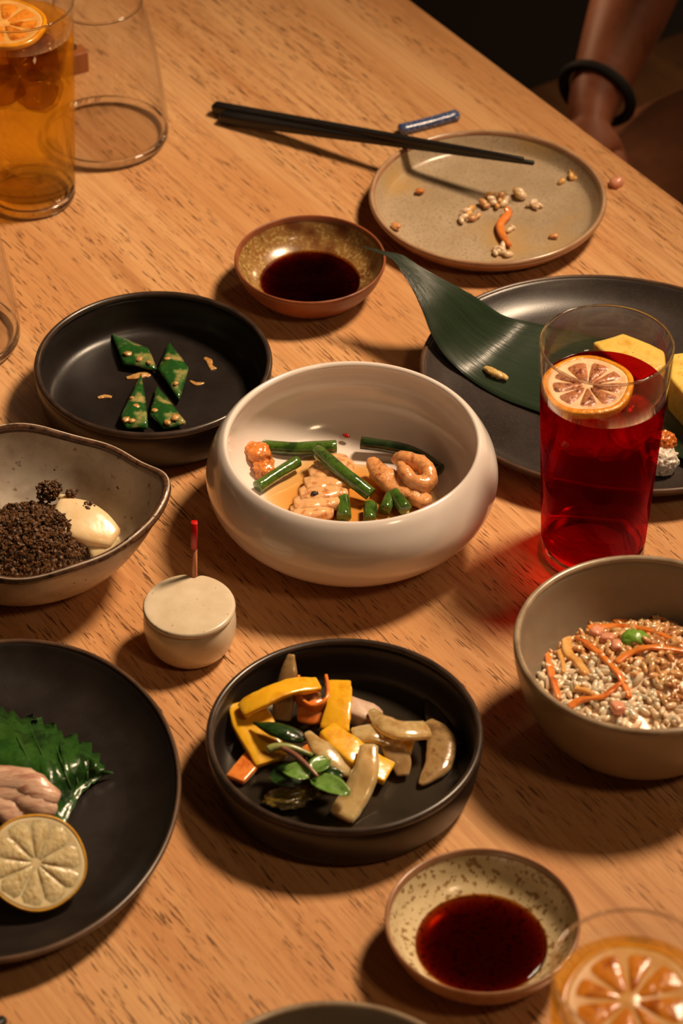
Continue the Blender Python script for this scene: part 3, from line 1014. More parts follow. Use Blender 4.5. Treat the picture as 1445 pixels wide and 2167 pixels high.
# ------------------------------------------------------------------ chopsticks, rests, block
def chopstick(label, a, b, za, zb, r0=0.0041, r1=0.0014, group=None):
    A, B = P(a[0], a[1], za), P(b[0], b[1], zb)
    o = mk('chopstick', sweep([A, A.lerp(B, 0.45), B], [r0, (r0 + r1) / 2 * 1.08, r1], n=16, power=4, k=4), M_STICK, loc=A)
    return tag(o, label, 'chopstick', group)


chopstick('black chopstick on the grey plate, the far one of its pair', (456, 228), (1106, 337), 0.0048, 0.0385)
chopstick('black chopstick on the grey plate, the near and farther-reaching one of its pair', (472, 248), (1128, 345), 0.0044, 0.0345)
chopstick('black chopstick tip poking in at the bottom corner beside black plate', (8, 2158), (-160, 2290), 0.0030, 0.0044, 0.0022, 0.0036)

ra, rb_ = P(848, 274, 0.0035), P(966, 243, 0.0035)
rest = mk('chopstick_rest', sweep([ra, ra.lerp(rb_, 0.5) + Vector((0, 0, -0.0006)), rb_], [(0.0042, 0.0035)], n=16, power=2.6), M_BLUE, loc=ra)
tag(rest, 'small blue glazed bar-shaped chopstick rest behind the grey plate', 'chopstick rest')

wb = P(190, 152, 0)
t = thing('wooden_block', 'small reddish wooden block behind the iced amber tea', 'block', wb)
ux = (P(120, 170, 0) - wb).normalized()
uy = Vector((-ux.y, ux.x, 0))
if uy.y < 0:
    uy = -uy
pl = [wb, wb + ux * 0.05, wb + ux * 0.05 + uy * 0.03, wb + uy * 0.012]
mk('block', slab([(p.x, p.y) for p in pl], 0.0165, 0.0165), BLOCK_WOOD, t, smooth=False, bev=0.0012)
pl = [wb + ux * 0.006 + uy * 0.006, wb + ux * 0.048 + uy * 0.006, wb + ux * 0.048 + uy * 0.026, wb + ux * 0.012 + uy * 0.014]
mk('dark_top', slab([(p.x, p.y) for p in pl], 0.0215, 0.0050), DARK_WOOD, t, smooth=False, bev=0.0008)


# ------------------------------------------------------------------ food on the grey plate
def grain_geo(c, L=0.0032, r=0.0012, rot=(0, 0, 0), seed=0, sub=1):
    return blob(c, (L, r, r), rot, 0.10, 1.5, seed, sub)


GF = 0.0058


def clump(label, spots, m, z=GF, seed=0, L=0.0034, r=0.0015, mats=None):
    rnd = random.Random(seed)
    c0 = P(spots[0][0], spots[0][1], z)
    t = thing('rice_clump', label, 'rice')
    t.location = c0
    for i, (px, py, dz) in enumerate(spots):
        k = rnd.uniform(0.85, 1.2)
        mk('grain', blob(P(px, py, z + r * 0.75 + dz), (L * k, r * k, r * k), (rnd.uniform(-0.3, 0.3), rnd.uniform(-0.4, 0.4), rnd.uniform(0, PI)), 0.22, 1.5, seed + i, 2), (mats or [m])[i % len(mats or [m])], t)
    return t


clump('main heap of sauce-stained rice at the middle of the grey plate', [(1030, 436, 0), (1042, 428, 0), (1052, 436, 0), (1022, 428, 0.001), (1040, 420, 0.002), (1058, 424, 0.001), (1048, 414, 0.002), (1066, 430, 0), (1034, 412, 0.001), (1062, 412, 0.002), (1072, 420, 0)], M_RICE, seed=1, L=0.0036, r=0.0021, mats=[M_RICE_S, M_RICE, M_TEMPURA])
clump('low rice heap on the grey plate, the one towards the sauce dish', [(980, 460, 0), (992, 452, 0), (1000, 462, 0), (986, 446, 0.0015), (996, 442, 0.001), (1012, 456, 0), (976, 466, 0)], M_RICE, seed=2, L=0.0034, r=0.0019, mats=[M_RICE, M_TEMPURA, M_RICE_S])
clump('round golden rice nugget behind the carrot strip on grey plate', [(1096, 412, 0.001), (1100, 406, 0.002), (1092, 404, 0.0015), (1104, 414, 0.0005)], M_TEMPURA, seed=3, L=0.0030, r=0.0026, mats=[M_TEMPURA, M_RICE])
clump('pair of pale rice grains beside the golden nugget on grey plate', [(1122, 432, 0), (1132, 438, 0), (1128, 428, 0.001), (1140, 434, 0)], M_RICE, seed=4, L=0.0036, r=0.0019)
clump('pale rice heap at the low end of the carrot strip', [(1052, 526, 0), (1064, 520, 0), (1058, 532, 0), (1048, 534, 0), (1068, 536, 0), (1076, 538, 0), (1062, 528, 0.0012)], M_RICE, seed=5, L=0.0033, r=0.0018)
clump('lone rice grain close beside the carrot strip', [(1078, 486, 0), (1084, 480, 0)], M_RICE, seed=6, L=0.003, r=0.0014)
clump('flat golden scrap of rice at the far rim of grey plate', [(1212, 362, 0.001), (1208, 372, 0.001), (1216, 378, 0), (1188, 384, -0.0004)], M_TEMPURA, seed=7, L=0.0034, r=0.0019)
cs = mk('carrot_strip', sweep([P(1070, 440, 0.0105), P(1076, 452, 0.0085), P(1058, 474, 0.0078), P(1064, 500, 0.0076), P(1078, 518, 0.0085)], [(0.0022, 0.0012), (0.0027, 0.0014), (0.0027, 0.0015), (0.0030, 0.0016), (0.0022, 0.0013)], n=12, power=3, twist=0.8, rough=0.0004, rs=300), M_CARROT, loc=P(1070, 440, GF))
tag(cs, 'wavy orange carrot strip lying across the rice on grey plate', 'carrot')


def crumb(label, px, py, z, s_, m, seed, cat='crumb', name='crumb'):
    c = P(px, py, z + s_[2] * 0.7)
    return tag(mk(name, blob(c, s_, (0, 0.2, seed), 0.35, 1.4, seed, 2, box=0.4), m, loc=c), label, cat)


crumb('brown square crumb on grey plate under the chopsticks', 889, 404, GF, (0.0034, 0.003, 0.0016), M_CHICKEN_O, 1)
crumb('pink crumb at the grey plate rim towards sauce dish', 838, 478, GF + 0.001, (0.0042, 0.0028, 0.0018), M_CHICKEN, 2)
crumb('tiny orange crumb on the side of grey plate by the table edge', 1171, 500, GF, (0.0032, 0.0022, 0.0014), M_CHICKEN, 3)
crumb('pink crumb on the bare table beside the grey plate', 1303, 386, 0, (0.0048, 0.0040, 0.0036), M_HAM, 4)

# ------------------------------------------------------------------ pea pods in the black dish
def pea(label, quad, seed, beans):
    z = 0.0095
    c = sum((P(x, y, z) for x, y in quad), Vector()) / 4
    pts = []
    q3 = [P(x, y, z + (0.0016 if i % 2 else 0.0)) for i, (x, y) in enumerate(quad)]
    t = thing('pea_pod_piece', label, 'pea pod', c)
    n = 8
    rows = []
    for i in range(n + 1):
        u = i / n
        row = []
        for j in range(n + 1):
            v = j / n
            p = q3[0].lerp(q3[1], u).lerp(q3[3].lerp(q3[2], u), v)
            dome = (1 - (2 * u - 1) ** 2) * (1 - (2 * v - 1) ** 2)
            p = p + Vector((0, 0, 0.0026 * dome + 0.0007 * fbm(p, 160, seed)))
            row.append(p)
        rows.append(row)
    geo, uv = sheet(rows)
    mk('pod', geo, M_PEA, t, solid=0.0022)
    for k, (u, v, s_) in enumerate(beans):
        p = q3[0].lerp(q3[1], u).lerp(q3[3].lerp(q3[2], u), v) + Vector((0, 0, 0.0026))
        mk('sesame_sauce', blob(p, (0.0023 * s_, 0.0018 * s_, 0.0010 * s_), (0, 0, k), 0.4, 1.5, seed + k, 2), M_SESAME, t)
    return t


pea('green pea-pod diamond farthest back in the black dish', [(236, 708), (313, 740), (332, 784), (261, 770)], 1, [(0.25, 0.7, 1.3), (0.55, 0.8, 1.2), (0.8, 0.85, 0.9)])
pea('narrow upright green pea-pod diamond with sauce drops near the sauce streak', [(358, 727), (399, 782), (379, 848), (335, 782)], 2, [(0.2, 0.5, 1.0), (0.75, 0.8, 0.9)])
pea('sauce-smeared pea-pod piece with a tall point, by the dish front', [(299, 793), (313, 905), (268, 908), (255, 886)], 3, [(0.15, 0.5, 0.7), (0.6, 0.9, 1.2), (0.5, 0.4, 1.3), (0.8, 0.7, 1.1)])
pea('blunt pea-pod piece with a sauce blob at its low corner', [(332, 820), (393, 896), (346, 908), (318, 880)], 4, [(0.2, 0.8, 0.9), (0.85, 0.3, 1.4), (0.9, 0.75, 1.2)])


def smear(label, path, rad, m=M_SESAME, z=0.0063, name='sauce_drop', cat='sauce', flat=0.35):
    pts = [P(x, y, z + 0.0003) for x, y in path]
    o = mk(name, sweep(pts, [(r_, r_ * flat) for r_ in rad], n=12, rough=0.0005, rs=260), m, loc=pts[0])
    return tag(o, label, cat)


smear('hooked drop of sesame sauce alone in the black pea dish', [(433, 758), (442, 764), (446, 774), (452, 782)], [0.0012, 0.0020, 0.0015, 0.0022])
smear('sesame sauce puddle between the pea-pod pieces', [(268, 800), (285, 797), (306, 792), (316, 796)], [0.0014, 0.0026, 0.0030, 0.0016])
smear('thin sesame streak beside the upright pea-pod diamond', [(402, 806), (416, 812), (432, 810)], [0.0008, 0.0018, 0.0008])
smear('faint sesame streak at the empty side of pea dish', [(207, 842), (222, 838), (236, 840)], [0.0009, 0.0016, 0.0008])

# ------------------------------------------------------------------ chicken and scapes in the white bowl
ZB = 0.0160


def strip(name, label, cat, path, sizes, m, n=14, power=2.4, rough=0.0008, rs=160, twist=0.0, seed=0.0, up=(0, 0, 1), group=None, k=5, capf=(0.35, 0.72)):
    pts = [P(*p) for p in path]
    o = mk(name, sweep(pts, sizes, up=up, n=n, power=power, k=k, rough=rough, rs=rs, twist=twist, seed=seed, capf=capf), m, loc=pts[0])
    return tag(o, label, cat, group)


def scape(label, path, r=0.0040, m=None):
    m = m or M_SCAPE
    return strip('garlic_scape', label, 'green stem', path, [r] * len(path), m, n=16, power=2.0, rough=0.0003, rs=160, capf=(0.08, 0.90))


scape('green stem lying level behind the orange chicken lump', [(556, 945, ZB + 0.006), (630, 949, ZB + 0.005), (711, 945, ZB + 0.005)], 0.0040)
scape('green stem pointing from the white bowl lip to its middle', [(545, 1030, ZB + 0.005), (585, 1004, ZB + 0.005), (630, 976, ZB + 0.006)], 0.0036)
scape('long green stem resting across the flat chicken slice', [(672, 955, ZB + 0.011), (725, 1000, ZB + 0.0125), (785, 1046, ZB + 0.006)], 0.0042)
scape('dark curved green stem along the far wall of white bowl', [(764, 937, ZB + 0.008), (840, 948, ZB + 0.007), (890, 966, ZB + 0.006), (930, 994, ZB + 0.006)], 0.0038, M_SCAPE_D)
scape('short green stem upright at the front end of the flat chicken slice', [(725, 1052, ZB + 0.005), (728, 1095, ZB + 0.004)], 0.0042)
scape('shortest green stem stub at the white bowl lip', [(784, 1068, ZB + 0.004), (782, 1100, ZB + 0.003)], 0.0038)
scape('bent green stem under the chicken strip, its half by the lip', [(829, 1044, ZB + 0.005), (815, 1078, ZB + 0.004)], 0.0036)
scape('bent green stem under the chicken strip, its half by the bowl side', [(834, 1044, ZB + 0.006), (858, 1078, ZB + 0.005)], 0.0042)

c = P(545, 966, ZB + 0.008)
t = thing('chicken_piece', 'orange knobbly chicken lump beside the level green stem', 'chicken', c)
mk('upper_lobe', blob(P(546, 960, ZB + 0.008), (0.0088, 0.0072, 0.0062), (0.2, 0.3, -0.4), 0.22, 1.6, 2, 4), M_CHICKEN_O, t)
mk('lower_lobe', blob(P(560, 992, ZB + 0.004), (0.0060, 0.0078, 0.0048), (0, 0.2, -0.3), 0.35, 2.0, 5, 4), M_CHICKEN_O, t)
c = P(685, 1040, ZB + 0.002)
t = thing('chicken_piece', 'pale flat chicken slice with cut folds at the bowl middle', 'chicken', c)
for i, (x, y, hw, dz) in enumerate([(704, 984, 34, 0.0030), (700, 1000, 42, 0.0042), (694, 1020, 46, 0.0050), (684, 1042, 46, 0.0054), (672, 1062, 46, 0.0048), (660, 1080, 40, 0.0038)]):
    pts = [P(x - hw, y + 9, ZB + dz - 0.001), P(x - hw * 0.4, y + 3, ZB + dz), P(x + hw * 0.4, y - 3, ZB + dz), P(x + hw, y - 5 + 3 * (i % 2), ZB + dz - 0.0012)]
    mk('slice', sweep(pts, [(0.0080, 0.0034), (0.0108, 0.0042), (0.0108, 0.0042), (0.0078, 0.0032)], up=(0.05, 0.30, 1), n=24, power=3.2, k=7, rough=0.0013, rs=210, seed=i * 3.0, capf=(0.2, 0.8)), M_CHICKEN_P, t)
b_ = blob(P(666, 1044, ZB + 0.0112), (0.0024, 0.0016, 0.0012), (0, 0, 0.4), 0.6, 2.2, 3, 2)
tag(mk('burnt_bit', b_, M_BLACKBIT, loc=P(666, 1046, ZB + 0.0085)), 'tiny burnt black bit on the flat chicken slice', 'crumb')
strip('chicken_piece', 'long tan chicken strip under the curled chicken piece', 'chicken', [(786, 978, ZB + 0.009), (806, 1004, ZB + 0.008), (840, 1030, ZB + 0.006), (880, 1050, ZB + 0.005), (905, 1066, ZB + 0.004)],
      [(0.0035, 0.0035), (0.0066, 0.0050), (0.0072, 0.0055), (0.0066, 0.0050), (0.0040, 0.0036)], M_CHICKEN, rough=0.0016, rs=190)
strip('chicken_piece', 'curled tan chicken piece beside the dark curved stem', 'chicken', [(838, 974, ZB + 0.011), (862, 974, ZB + 0.014), (892, 986, ZB + 0.013), (908, 1010, ZB + 0.011), (896, 1026, ZB + 0.010), (872, 1020, ZB + 0.011), (855, 1000, ZB + 0.013), (848, 985, ZB + 0.012)],
      [(0.0036, 0.0042), (0.0046, 0.0055), (0.0050, 0.0060), (0.0052, 0.0062), (0.0050, 0.0060), (0.0046, 0.0056), (0.0042, 0.0050), (0.0028, 0.0034)], M_CHICKEN, rough=0.0011, rs=220, seed=3)
c = P(733, 922, 0.0215)
tag(mk('chili_flake', blob(c, (0.0022, 0.0014, 0.0008), (0.3, 0, -0.4), 0.2, 1.5, 1, 2, box=0.5), M_CHILI, loc=c), 'red chili flake on the far wall of the white bowl', 'chili flake')

# ------------------------------------------------------------------ bamboo leaf, ginger, omelette, daikon on the black plate
rows_px = [((771, 522), (771, 524), 0.060), ((812, 532), (811, 539), 0.059), ((851, 541), (835, 555), 0.057), ((885, 563), (854, 581), 0.053), ((926, 587), (876, 617), 0.047), ((970, 611), (896, 661), 0.039),
           ((1012, 634), (912, 703), 0.0300), ((1059, 664), (938, 749), 0.0185), ((1106, 679), (980, 791), 0.0095), ((1150, 690), (1028, 823), 0.0075), ((1215, 702), (1085, 852), 0.0070), ((1295, 722), (1185, 888), 0.0070),
           ((1375, 770), (1295, 925), 0.0070), ((1440, 850), (1392, 953), 0.0085), ((1484, 945), (1462, 975), 0.0120)]
ctrl = []
for U, L_, z in rows_px:
    u, l_ = P(U[0], U[1], z), P(L_[0], L_[1], z)
    ctrl.append(tuple(u) + tuple(l_))
ctrl = smooth_prof(ctrl, 4)
rows = []
for i, r_ in enumerate(ctrl):
    s_ = i / (len(ctrl) - 1)
    u, l_ = Vector(r_[:3]), Vector(r_[3:])
    row = []
    for j in range(17):
        v = j / 16
        p = u.lerp(l_, v)
        lift = max(0.0, min(1.0, (0.60 - s_) / 0.25))
        p.z += lift * (u - l_).length * (0.10 * math.sin(v * PI) + 0.026 * math.sin(v * PI * 5 + 1 + 3 * s_) + 0.016 * math.sin(v * PI * 11 + 7 * s_)) + 0.0006 * math.sin(s_ * 22 + v * 3) * (1 - lift)
        row.append(p)
    rows.append(row)
geo, uv = sheet(rows)
lf = mk('bamboo_leaf', geo, M_LEAF, loc=P(1150, 770, 0.008), uv=uv, solid=0.0005)
tag(lf, 'long dark green bamboo leaf lying in the black plate, tip raised over sauce dish', 'leaf')
strip('ginger_sliver', 'pale grated ginger sliver on the bamboo leaf', 'ginger', [(1026, 779, 0.0098), (1042, 787, 0.0105), (1060, 795, 0.0098), (1073, 802, 0.0092)], [(0.0016, 0.0013), (0.0026, 0.0020), (0.0024, 0.0018), (0.0012, 0.0010)], M_GINGER, rough=0.0008, rs=420)


def omelette(label, pts_top, zt, zb_, seed):
    poly = [P(x, y, zt) for x, y in pts_top]
    c = sum(poly, Vector()) / len(poly)
    c.z = zb_
    me = bmesh.new()
    V, F = slab([(p.x, p.y) for p in poly], zt, zt - zb_)
    vs = [me.verts.new(v) for v in V]
    for f in F:
        me.faces.new([vs[i] for i in f])
    bmesh.ops.bevel(me, geom=list(me.edges), offset=0.0022, segments=3, affect='EDGES', profile=0.5)
    bmesh.ops.triangulate(me, faces=[f for f in me.faces if len(f.verts) > 4])
    bmesh.ops.subdivide_edges(me, edges=list(me.edges), cuts=2, use_grid_fill=True)
    me.verts.ensure_lookup_table()
    for v in me.verts:
        n_ = v.co - c
        if v.co.z > zb_ + 0.002:
            v.co += n_.normalized() * (0.0007 * fbm(v.co, 90, seed) + 0.0004 * fbm(v.co, 300, seed))
    V = [v.co.copy() for v in me.verts]
    F = [tuple(v.index for v in f.verts) for f in me.faces]
    me.free()
    o = mk('omelette_block', (V, F), M_EGG, loc=c)
    return tag(o, label, 'omelette')


omelette('yellow rolled omelette block behind the red drink glass', [(1252, 722), (1318, 704), (1406, 738), (1410, 772), (1352, 808)], 0.031, 0.0078, 1)
omelette('yellow rolled omelette block beside grated daikon at the picture edge', [(1418, 800), (1418, 748), (1470, 742), (1530, 800), (1480, 870)], 0.033, 0.0080, 2)
c = P(1404, 985, 0.0075)
t = thing('grated_daikon', 'white grated daikon mound with an orange soaked top on black plate', 'daikon', c)
mk('white_radish', blob(P(1400, 976, 0.014), (0.0100, 0.0084, 0.0086), (0, 0, 0.3), 0.20, 3.6, 3, 5), M_DAIKON, t)
mk('orange_top', blob(P(1402, 935, 0.0215), (0.0082, 0.0066, 0.0064), (0.2, 0, 0.2), 0.18, 3.6, 7, 5), M_ORANGE_TOP, t)


# ------------------------------------------------------------------ pickles
ZP = 0.0066


def pepper(label, path, wid, m=M_YELLOW, th=0.0026, cat='pepper', name='yellow_pepper_strip', twist=0.0, up=(0, 0, 1), power=5, rough=0.0006):
    return strip(name, label, cat, path, [(w_, th * 0.8) for w_ in wid], m, n=24, power=power, rough=rough * 1.5, rs=150, twist=twist, up=up, capf=(0.15, 0.90))


onion = lambda label, path, sizes, m=M_ONION, up=(0, 0, 1): strip('onion_wedge', label, 'onion', path, [(a_ * 1.08, b_ * 0.78) for a_, b_ in sizes], m, n=16, power=2.4, rough=0.0006, rs=120, up=up)

pepper('yellow pepper slab leaning at the side next to cream pot', [(516, 1488, 0.020), (540, 1540, 0.017), (574, 1612, 0.011)], [0.0090, 0.0112, 0.0088])
pepper('yellow pepper strip arched over the top of the pickles', [(512, 1505, 0.024), (556, 1478, 0.029), (612, 1456, 0.030), (672, 1448, 0.027)], [0.0052, 0.0060, 0.0056, 0.0050], th=0.0024)
pepper('upright yellow pepper slab at the back of the pickles', [(716, 1445, 0.0245), (716, 1495, 0.024), (708, 1545, 0.019)], [0.0070, 0.0070, 0.0080])
pepper('long yellow pepper strip slanting under the pale onion', [(692, 1545, 0.0235), (740, 1585, 0.021), (786, 1618, 0.016), (822, 1638, 0.013)], [0.0056, 0.0078, 0.0080, 0.0078], th=0.0030)
pepper('small yellow pepper end beside the dark onion crescent', [(828, 1572, 0.011), (872, 1582, 0.010)], [0.0058, 0.0056], th=0.003)
pepper('orange carrot stick alone at the dish wall', [(498, 1650, 0.0095), (525, 1615, 0.0100), (556, 1578, 0.0100)], [0.0056, 0.0058, 0.0056], M_CARROT, 0.0022, 'carrot', 'carrot_strip')
strip('carrot_ribbon', 'curled orange carrot ribbon under the arched pepper', 'carrot', [(690, 1442, 0.021), (694, 1466, 0.0225), (690, 1490, 0.022), (664, 1505, 0.020), (640, 1492, 0.020), (628, 1470, 0.021), (632, 1442, 0.021)],
      [(0.0012, 0.0050)] * 7, M_CARROT, n=16, power=4, rough=0.0003)
pepper('flat orange carrot piece beside the upright pepper slab', [(632, 1512, 0.016), (662, 1508, 0.019), (700, 1502, 0.018)], [0.0040, 0.0066, 0.0066], M_CARROT, 0.0020, 'carrot', 'carrot_strip', up=(0, -0.6, 1))
pepper('small dark orange carrot end under the cress', [(652, 1578, 0.012), (690, 1610, 0.012)], [0.0050, 0.0046], M_CARROT, 0.0020, 'carrot', 'carrot_strip')

onion('tall brownish onion wedge standing against the far dish wall', [(596, 1522, 0.010), (602, 1478, 0.018), (610, 1430, 0.028), (617, 1386, 0.036)], [(0.0050, 0.0034), (0.0056, 0.0036), (0.0048, 0.0030), (0.0018, 0.0014)], M_ONION_D)
onion('small round onion end inside the curled carrot ribbon', [(648, 1462, 0.0215), (668, 1478, 0.0215)], [(0.0042, 0.0034), (0.0036, 0.0032)], M_ONION_D)
onion('pale curved onion piece on top at the empty side of the dish', [(786, 1506, 0.0215), (810, 1530, 0.024), (850, 1546, 0.0245), (902, 1544, 0.021)], [(0.0022, 0.0020), (0.0054, 0.0034), (0.0062, 0.0036), (0.0062, 0.0034)])
onion('brown onion crescent lying in the brine', [(905, 1530, 0.013), (932, 1560, 0.012), (930, 1610, 0.0105), (908, 1640, 0.0095), (890, 1660, 0.0090)], [(0.0040, 0.0030), (0.0070, 0.0036), (0.0070, 0.0034), (0.0046, 0.0026), (0.0012, 0.0012)], M_ONION_D)
onion('dark submerged onion petal against the dish wall', [(908, 1478, 0.0100), (925, 1525, 0.0092), (955, 1560, 0.0088), (984, 1570, 0.0090)], [(0.0024, 0.0014), (0.0056, 0.0018), (0.0056, 0.0018), (0.0024, 0.0014)], M_ONION_K)
onion('pale onion sliver between the cress and the slanting pepper', [(650, 1552, 0.023), (680, 1584, 0.023), (716, 1614, 0.019), (744, 1634, 0.015)], [(0.0022, 0.0020), (0.0052, 0.0030), (0.0058, 0.0032), (0.0046, 0.0028)])
onion('large pale onion piece standing at the front of the pickles', [(780, 1580, 0.026), (776, 1625, 0.022), (756, 1675, 0.015), (722, 1728, 0.010)], [(0.0048, 0.0032), (0.0062, 0.0038), (0.0072, 0.0042), (0.0072, 0.0038)])
onion('thin onion petal hanging down beside the small pepper end', [(815, 1560, 0.019), (836, 1590, 0.016), (848, 1618, 0.0125), (852, 1640, 0.010)], [(0.0040, 0.0022), (0.0062, 0.0026), (0.0056, 0.0024), (0.0032, 0.0018)], M_ONION_D)
onion('onion piece bridging under the pale curved onion', [(748, 1556, 0.021), (790, 1552, 0.021), (830, 1566, 0.018)], [(0.0050, 0.0030), (0.0062, 0.0034), (0.0056, 0.0030)], M_ONION)
c = P(768, 1512, 0.016)
tag(mk('radish_chunk', blob(c, (0.0100, 0.0066, 0.0052), (0, 0.2, -0.35), 0.14, 1.4, 4, 3, box=0.7), M_RADISH, loc=c), 'whitish pink radish chunk behind the slanting pepper', 'radish')


def leaf_round(name, pts, m, parent, cup=0.0016, seed=0):
    """A small leaf: pts = centre px, tip px, half width px, z."""
    (ax, ay), (bx, by), wpx, z = pts
    A, B = P(ax, ay, z), P(bx, by, z)
    d = B - A
    side = Vector((-d.y, d.x, 0)).normalized()
    sc_ = wpx / 4050
    rows = []
    for i in range(11):
        s_ = i / 10
        wd = sc_ * (math.sin(PI * (0.04 + 0.92 * s_ ** 0.85)) ** 0.62)
        row = []
        for j in range(9):
            v = j / 4 - 1
            p = A + d * s_ + side * wd * v
            p.z += cup * (v * v) - cup * 0.9 * (2 * s_ - 1) ** 2 + 0.0007 * fbm(p, 220, seed)
            row.append(p)
        rows.append(row)
    geo, uv = sheet(rows)
    return mk(name, geo, m, parent, solid=0.0006)


c = P(640, 1620, 0.015)
t = thing('cress_sprig', 'green cress sprig with a purple stem on the pickles', 'cress', c)
mk('stem', sweep([P(595, 1582, 0.0265), P(622, 1596, 0.0275), P(650, 1620, 0.0265), P(672, 1643, 0.0245)], [0.0014, 0.0015, 0.0013, 0.0009], n=10), M_STEM, t)
mk('green_stem', sweep([P(568, 1586, 0.0255), P(585, 1580, 0.0262), P(618, 1582, 0.0255), P(660, 1598, 0.022)], [0.0022, 0.0021, 0.0018, 0.0012], n=10), M_STEM_G, t)
leaf_round('leaf', ((655, 1640), (600, 1628), 24, 0.0245), M_CRESS, t, seed=1)
leaf_round('leaf', ((662, 1632), (694, 1604), 22, 0.0245), M_CRESS, t, seed=2)
leaf_round('leaf', ((660, 1646), (738, 1680), 26, 0.0225), M_CRESS, t, seed=3)
leaf_round('leaf', ((676, 1640), (726, 1640), 18, 0.0205), M_CRESS_D, t, seed=4)
leaf_round('leaf', ((640, 1648), (570, 1640), 34, 0.0165), M_CRESS_D, t, seed=5)
leaf_round('leaf', ((650, 1600), (712, 1630), 20, 0.0190), M_CRESS_D, t, seed=6)
c = P(590, 1550, 0.022)
t = thing('cress_leaf', 'dark rolled cress leaf lying on the yellow pepper slab', 'cress')
t.location = c
mk('leaf', sweep([P(536, 1530, 0.0225), P(556, 1536, 0.0235), P(590, 1546, 0.0240), P(630, 1558, 0.0220), P(650, 1564, 0.019)], [(0.0006, 0.0006), (0.0028, 0.0018), (0.0054, 0.0026), (0.0048, 0.0022), (0.0012, 0.001)], n=12, rough=0.0008, rs=160), M_CRESS_D, t)
c = P(620, 1690, 0.010)
tag(mk('wilted_leaf', blob(P(618, 1686, 0.0115), (0.0135, 0.0066, 0.0030), (0, 0, 0.2), 0.5, 2.0, 4, 4), M_CRESS_O, loc=c), 'olive wilted leaf soaking at the front of the pickles', 'leaf')

# ------------------------------------------------------------------ shiso, fish, lemon on the lower black plate
up_edge = [(-70, 1548), (-30, 1512), (4, 1494), (16, 1512), (26, 1502), (44, 1522), (70, 1510), (66, 1527), (88, 1516), (90, 1534), (118, 1531), (112, 1546), (130, 1545), (132, 1562), (163, 1550), (160, 1572), (194, 1570), (190, 1588), (212, 1595), (206, 1608), (222, 1618), (216, 1628), (239, 1636)]
lo_edge = [(-70, 1640), (-40, 1690), (0, 1710), (30, 1722), (60, 1735), (80, 1742), (100, 1748), (118, 1752), (135, 1752), (142, 1738), (150, 1720), (158, 1706), (162, 1694), (170, 1684), (176, 1674), (186, 1668), (192, 1660), (200, 1656), (206, 1650), (212, 1648), (216, 1644), (222, 1640), (239, 1637)]
rows = []
for i, (a, b) in enumerate(zip(up_edge, lo_edge)):
    s_ = i / (len(up_edge) - 1)
    row = []
    for j in range(15):
        v = j / 14
        z = 0.0085 + 0.016 * math.sin(min(1, v * 1.15) * PI) * (1 - s_ ** 2) + 0.004 * (1 - v) * (0.5 + 0.5 * math.sin(i * 1.9))
        x, y = a[0] + (b[0] - a[0]) * v, a[1] + (b[1] - a[1]) * v
        p = P(x, y, z)
        p.z += 0.0006 * math.sin(i * 2.1 + v * 6)
        row.append(p)
    rows.append(row)
geo, uv = sheet(rows)
c = P(60, 1640, 0.010)
t = thing('shiso_leaf', 'serrated green shiso leaf under the fish on black plate', 'leaf', c)
mk('blade', geo, M_SHISO, t, solid=0.0005)
for k, (a, b) in enumerate([((130, 1690), (60, 1530)), ((150, 1670), (112, 1560)), ((165, 1660), (150, 1580)), ((110, 1700), (20, 1530)), ((185, 1650), (185, 1600))]):
    def on(px, py):
        # height of the blade near this pixel
        best = min((p for r_ in rows for p in r_), key=lambda p: (p - P(px, py, p.z)).length)
        return P(px, py, best.z + 0.0004)
    pts = [on(a[0] + (b[0] - a[0]) * q / 5, a[1] + (b[1] - a[1]) * q / 5) for q in range(6)]
    mk('vein', sweep(pts, [0.0005, 0.0005, 0.0004, 0.0004, 0.0003, 0.0002], n=8, k=2), M_VEIN, t)

c = P(40, 1690, 0.016)
t = thing('fish_piece', 'folded pinkish fish slices leaning between shiso leaf and lemon', 'fish', c)
for i, (pa, pb_, pc, r_) in enumerate([((-60, 1650), (40, 1655), (118, 1690), 0.0078), ((-60, 1680), (30, 1682), (112, 1716), 0.0076), ((-60, 1712), (0, 1712), (60, 1735), 0.0070)]):
    z = 0.0300 - 0.004 * i
    mk('slice', sweep([P(pa[0], pa[1], z), P(pb_[0], pb_[1], z + 0.001), P((pb_[0] + pc[0]) / 2, (pb_[1] + pc[1]) / 2, z), P(pc[0], pc[1], z - 0.004)], [(r_, 0.0050), (r_, 0.0056), (r_, 0.0056), (r_ * 0.55, 0.0046)], up=(0, -0.55, 1), n=16, power=2.6, rough=0.0010, rs=200), M_FISH, t)
lc = P(76, 1826, 0.0260)
ldir = (Vector((0, 0, CAM_H)) - lc).normalized()
citrus('lemon_slice', 'fresh pale lemon slice leaning on the fish on black plate', 'lemon slice', frame(lc, ldir + Vector((0.10, -0.02, 0.10)), 0.3), 0.0252, 0.0056, (M_LPEEL, M_LPITH, M_LPULP), 10, 11, peel_w=0.05, core=0.09, wob=0.02, gap=0.0002, pw=0.07, relief=0.3)

# ------------------------------------------------------------------ rice in the taupe bowl
def bulk(name, label, cat, geos, m, loc, smooth=True):
    o = mk(name, join(*geos), m, loc=loc, smooth=smooth)
    o['kind'] = 'stuff'
    return tag(o, label, cat)


def rice_h(x, y):
    """Height of the rice surface at a point relative to the bowl's centre."""
    r_ = math.hypot(x, y)
    return 0.0335 + 0.010 * math.exp(-((x - 0.012) ** 2 + (y - 0.014) ** 2) / 0.0012) - 0.007 * (r_ / 0.055) ** 2 + 0.003 * noise.noise(Vector((x * 60, y * 60, 0.3)))


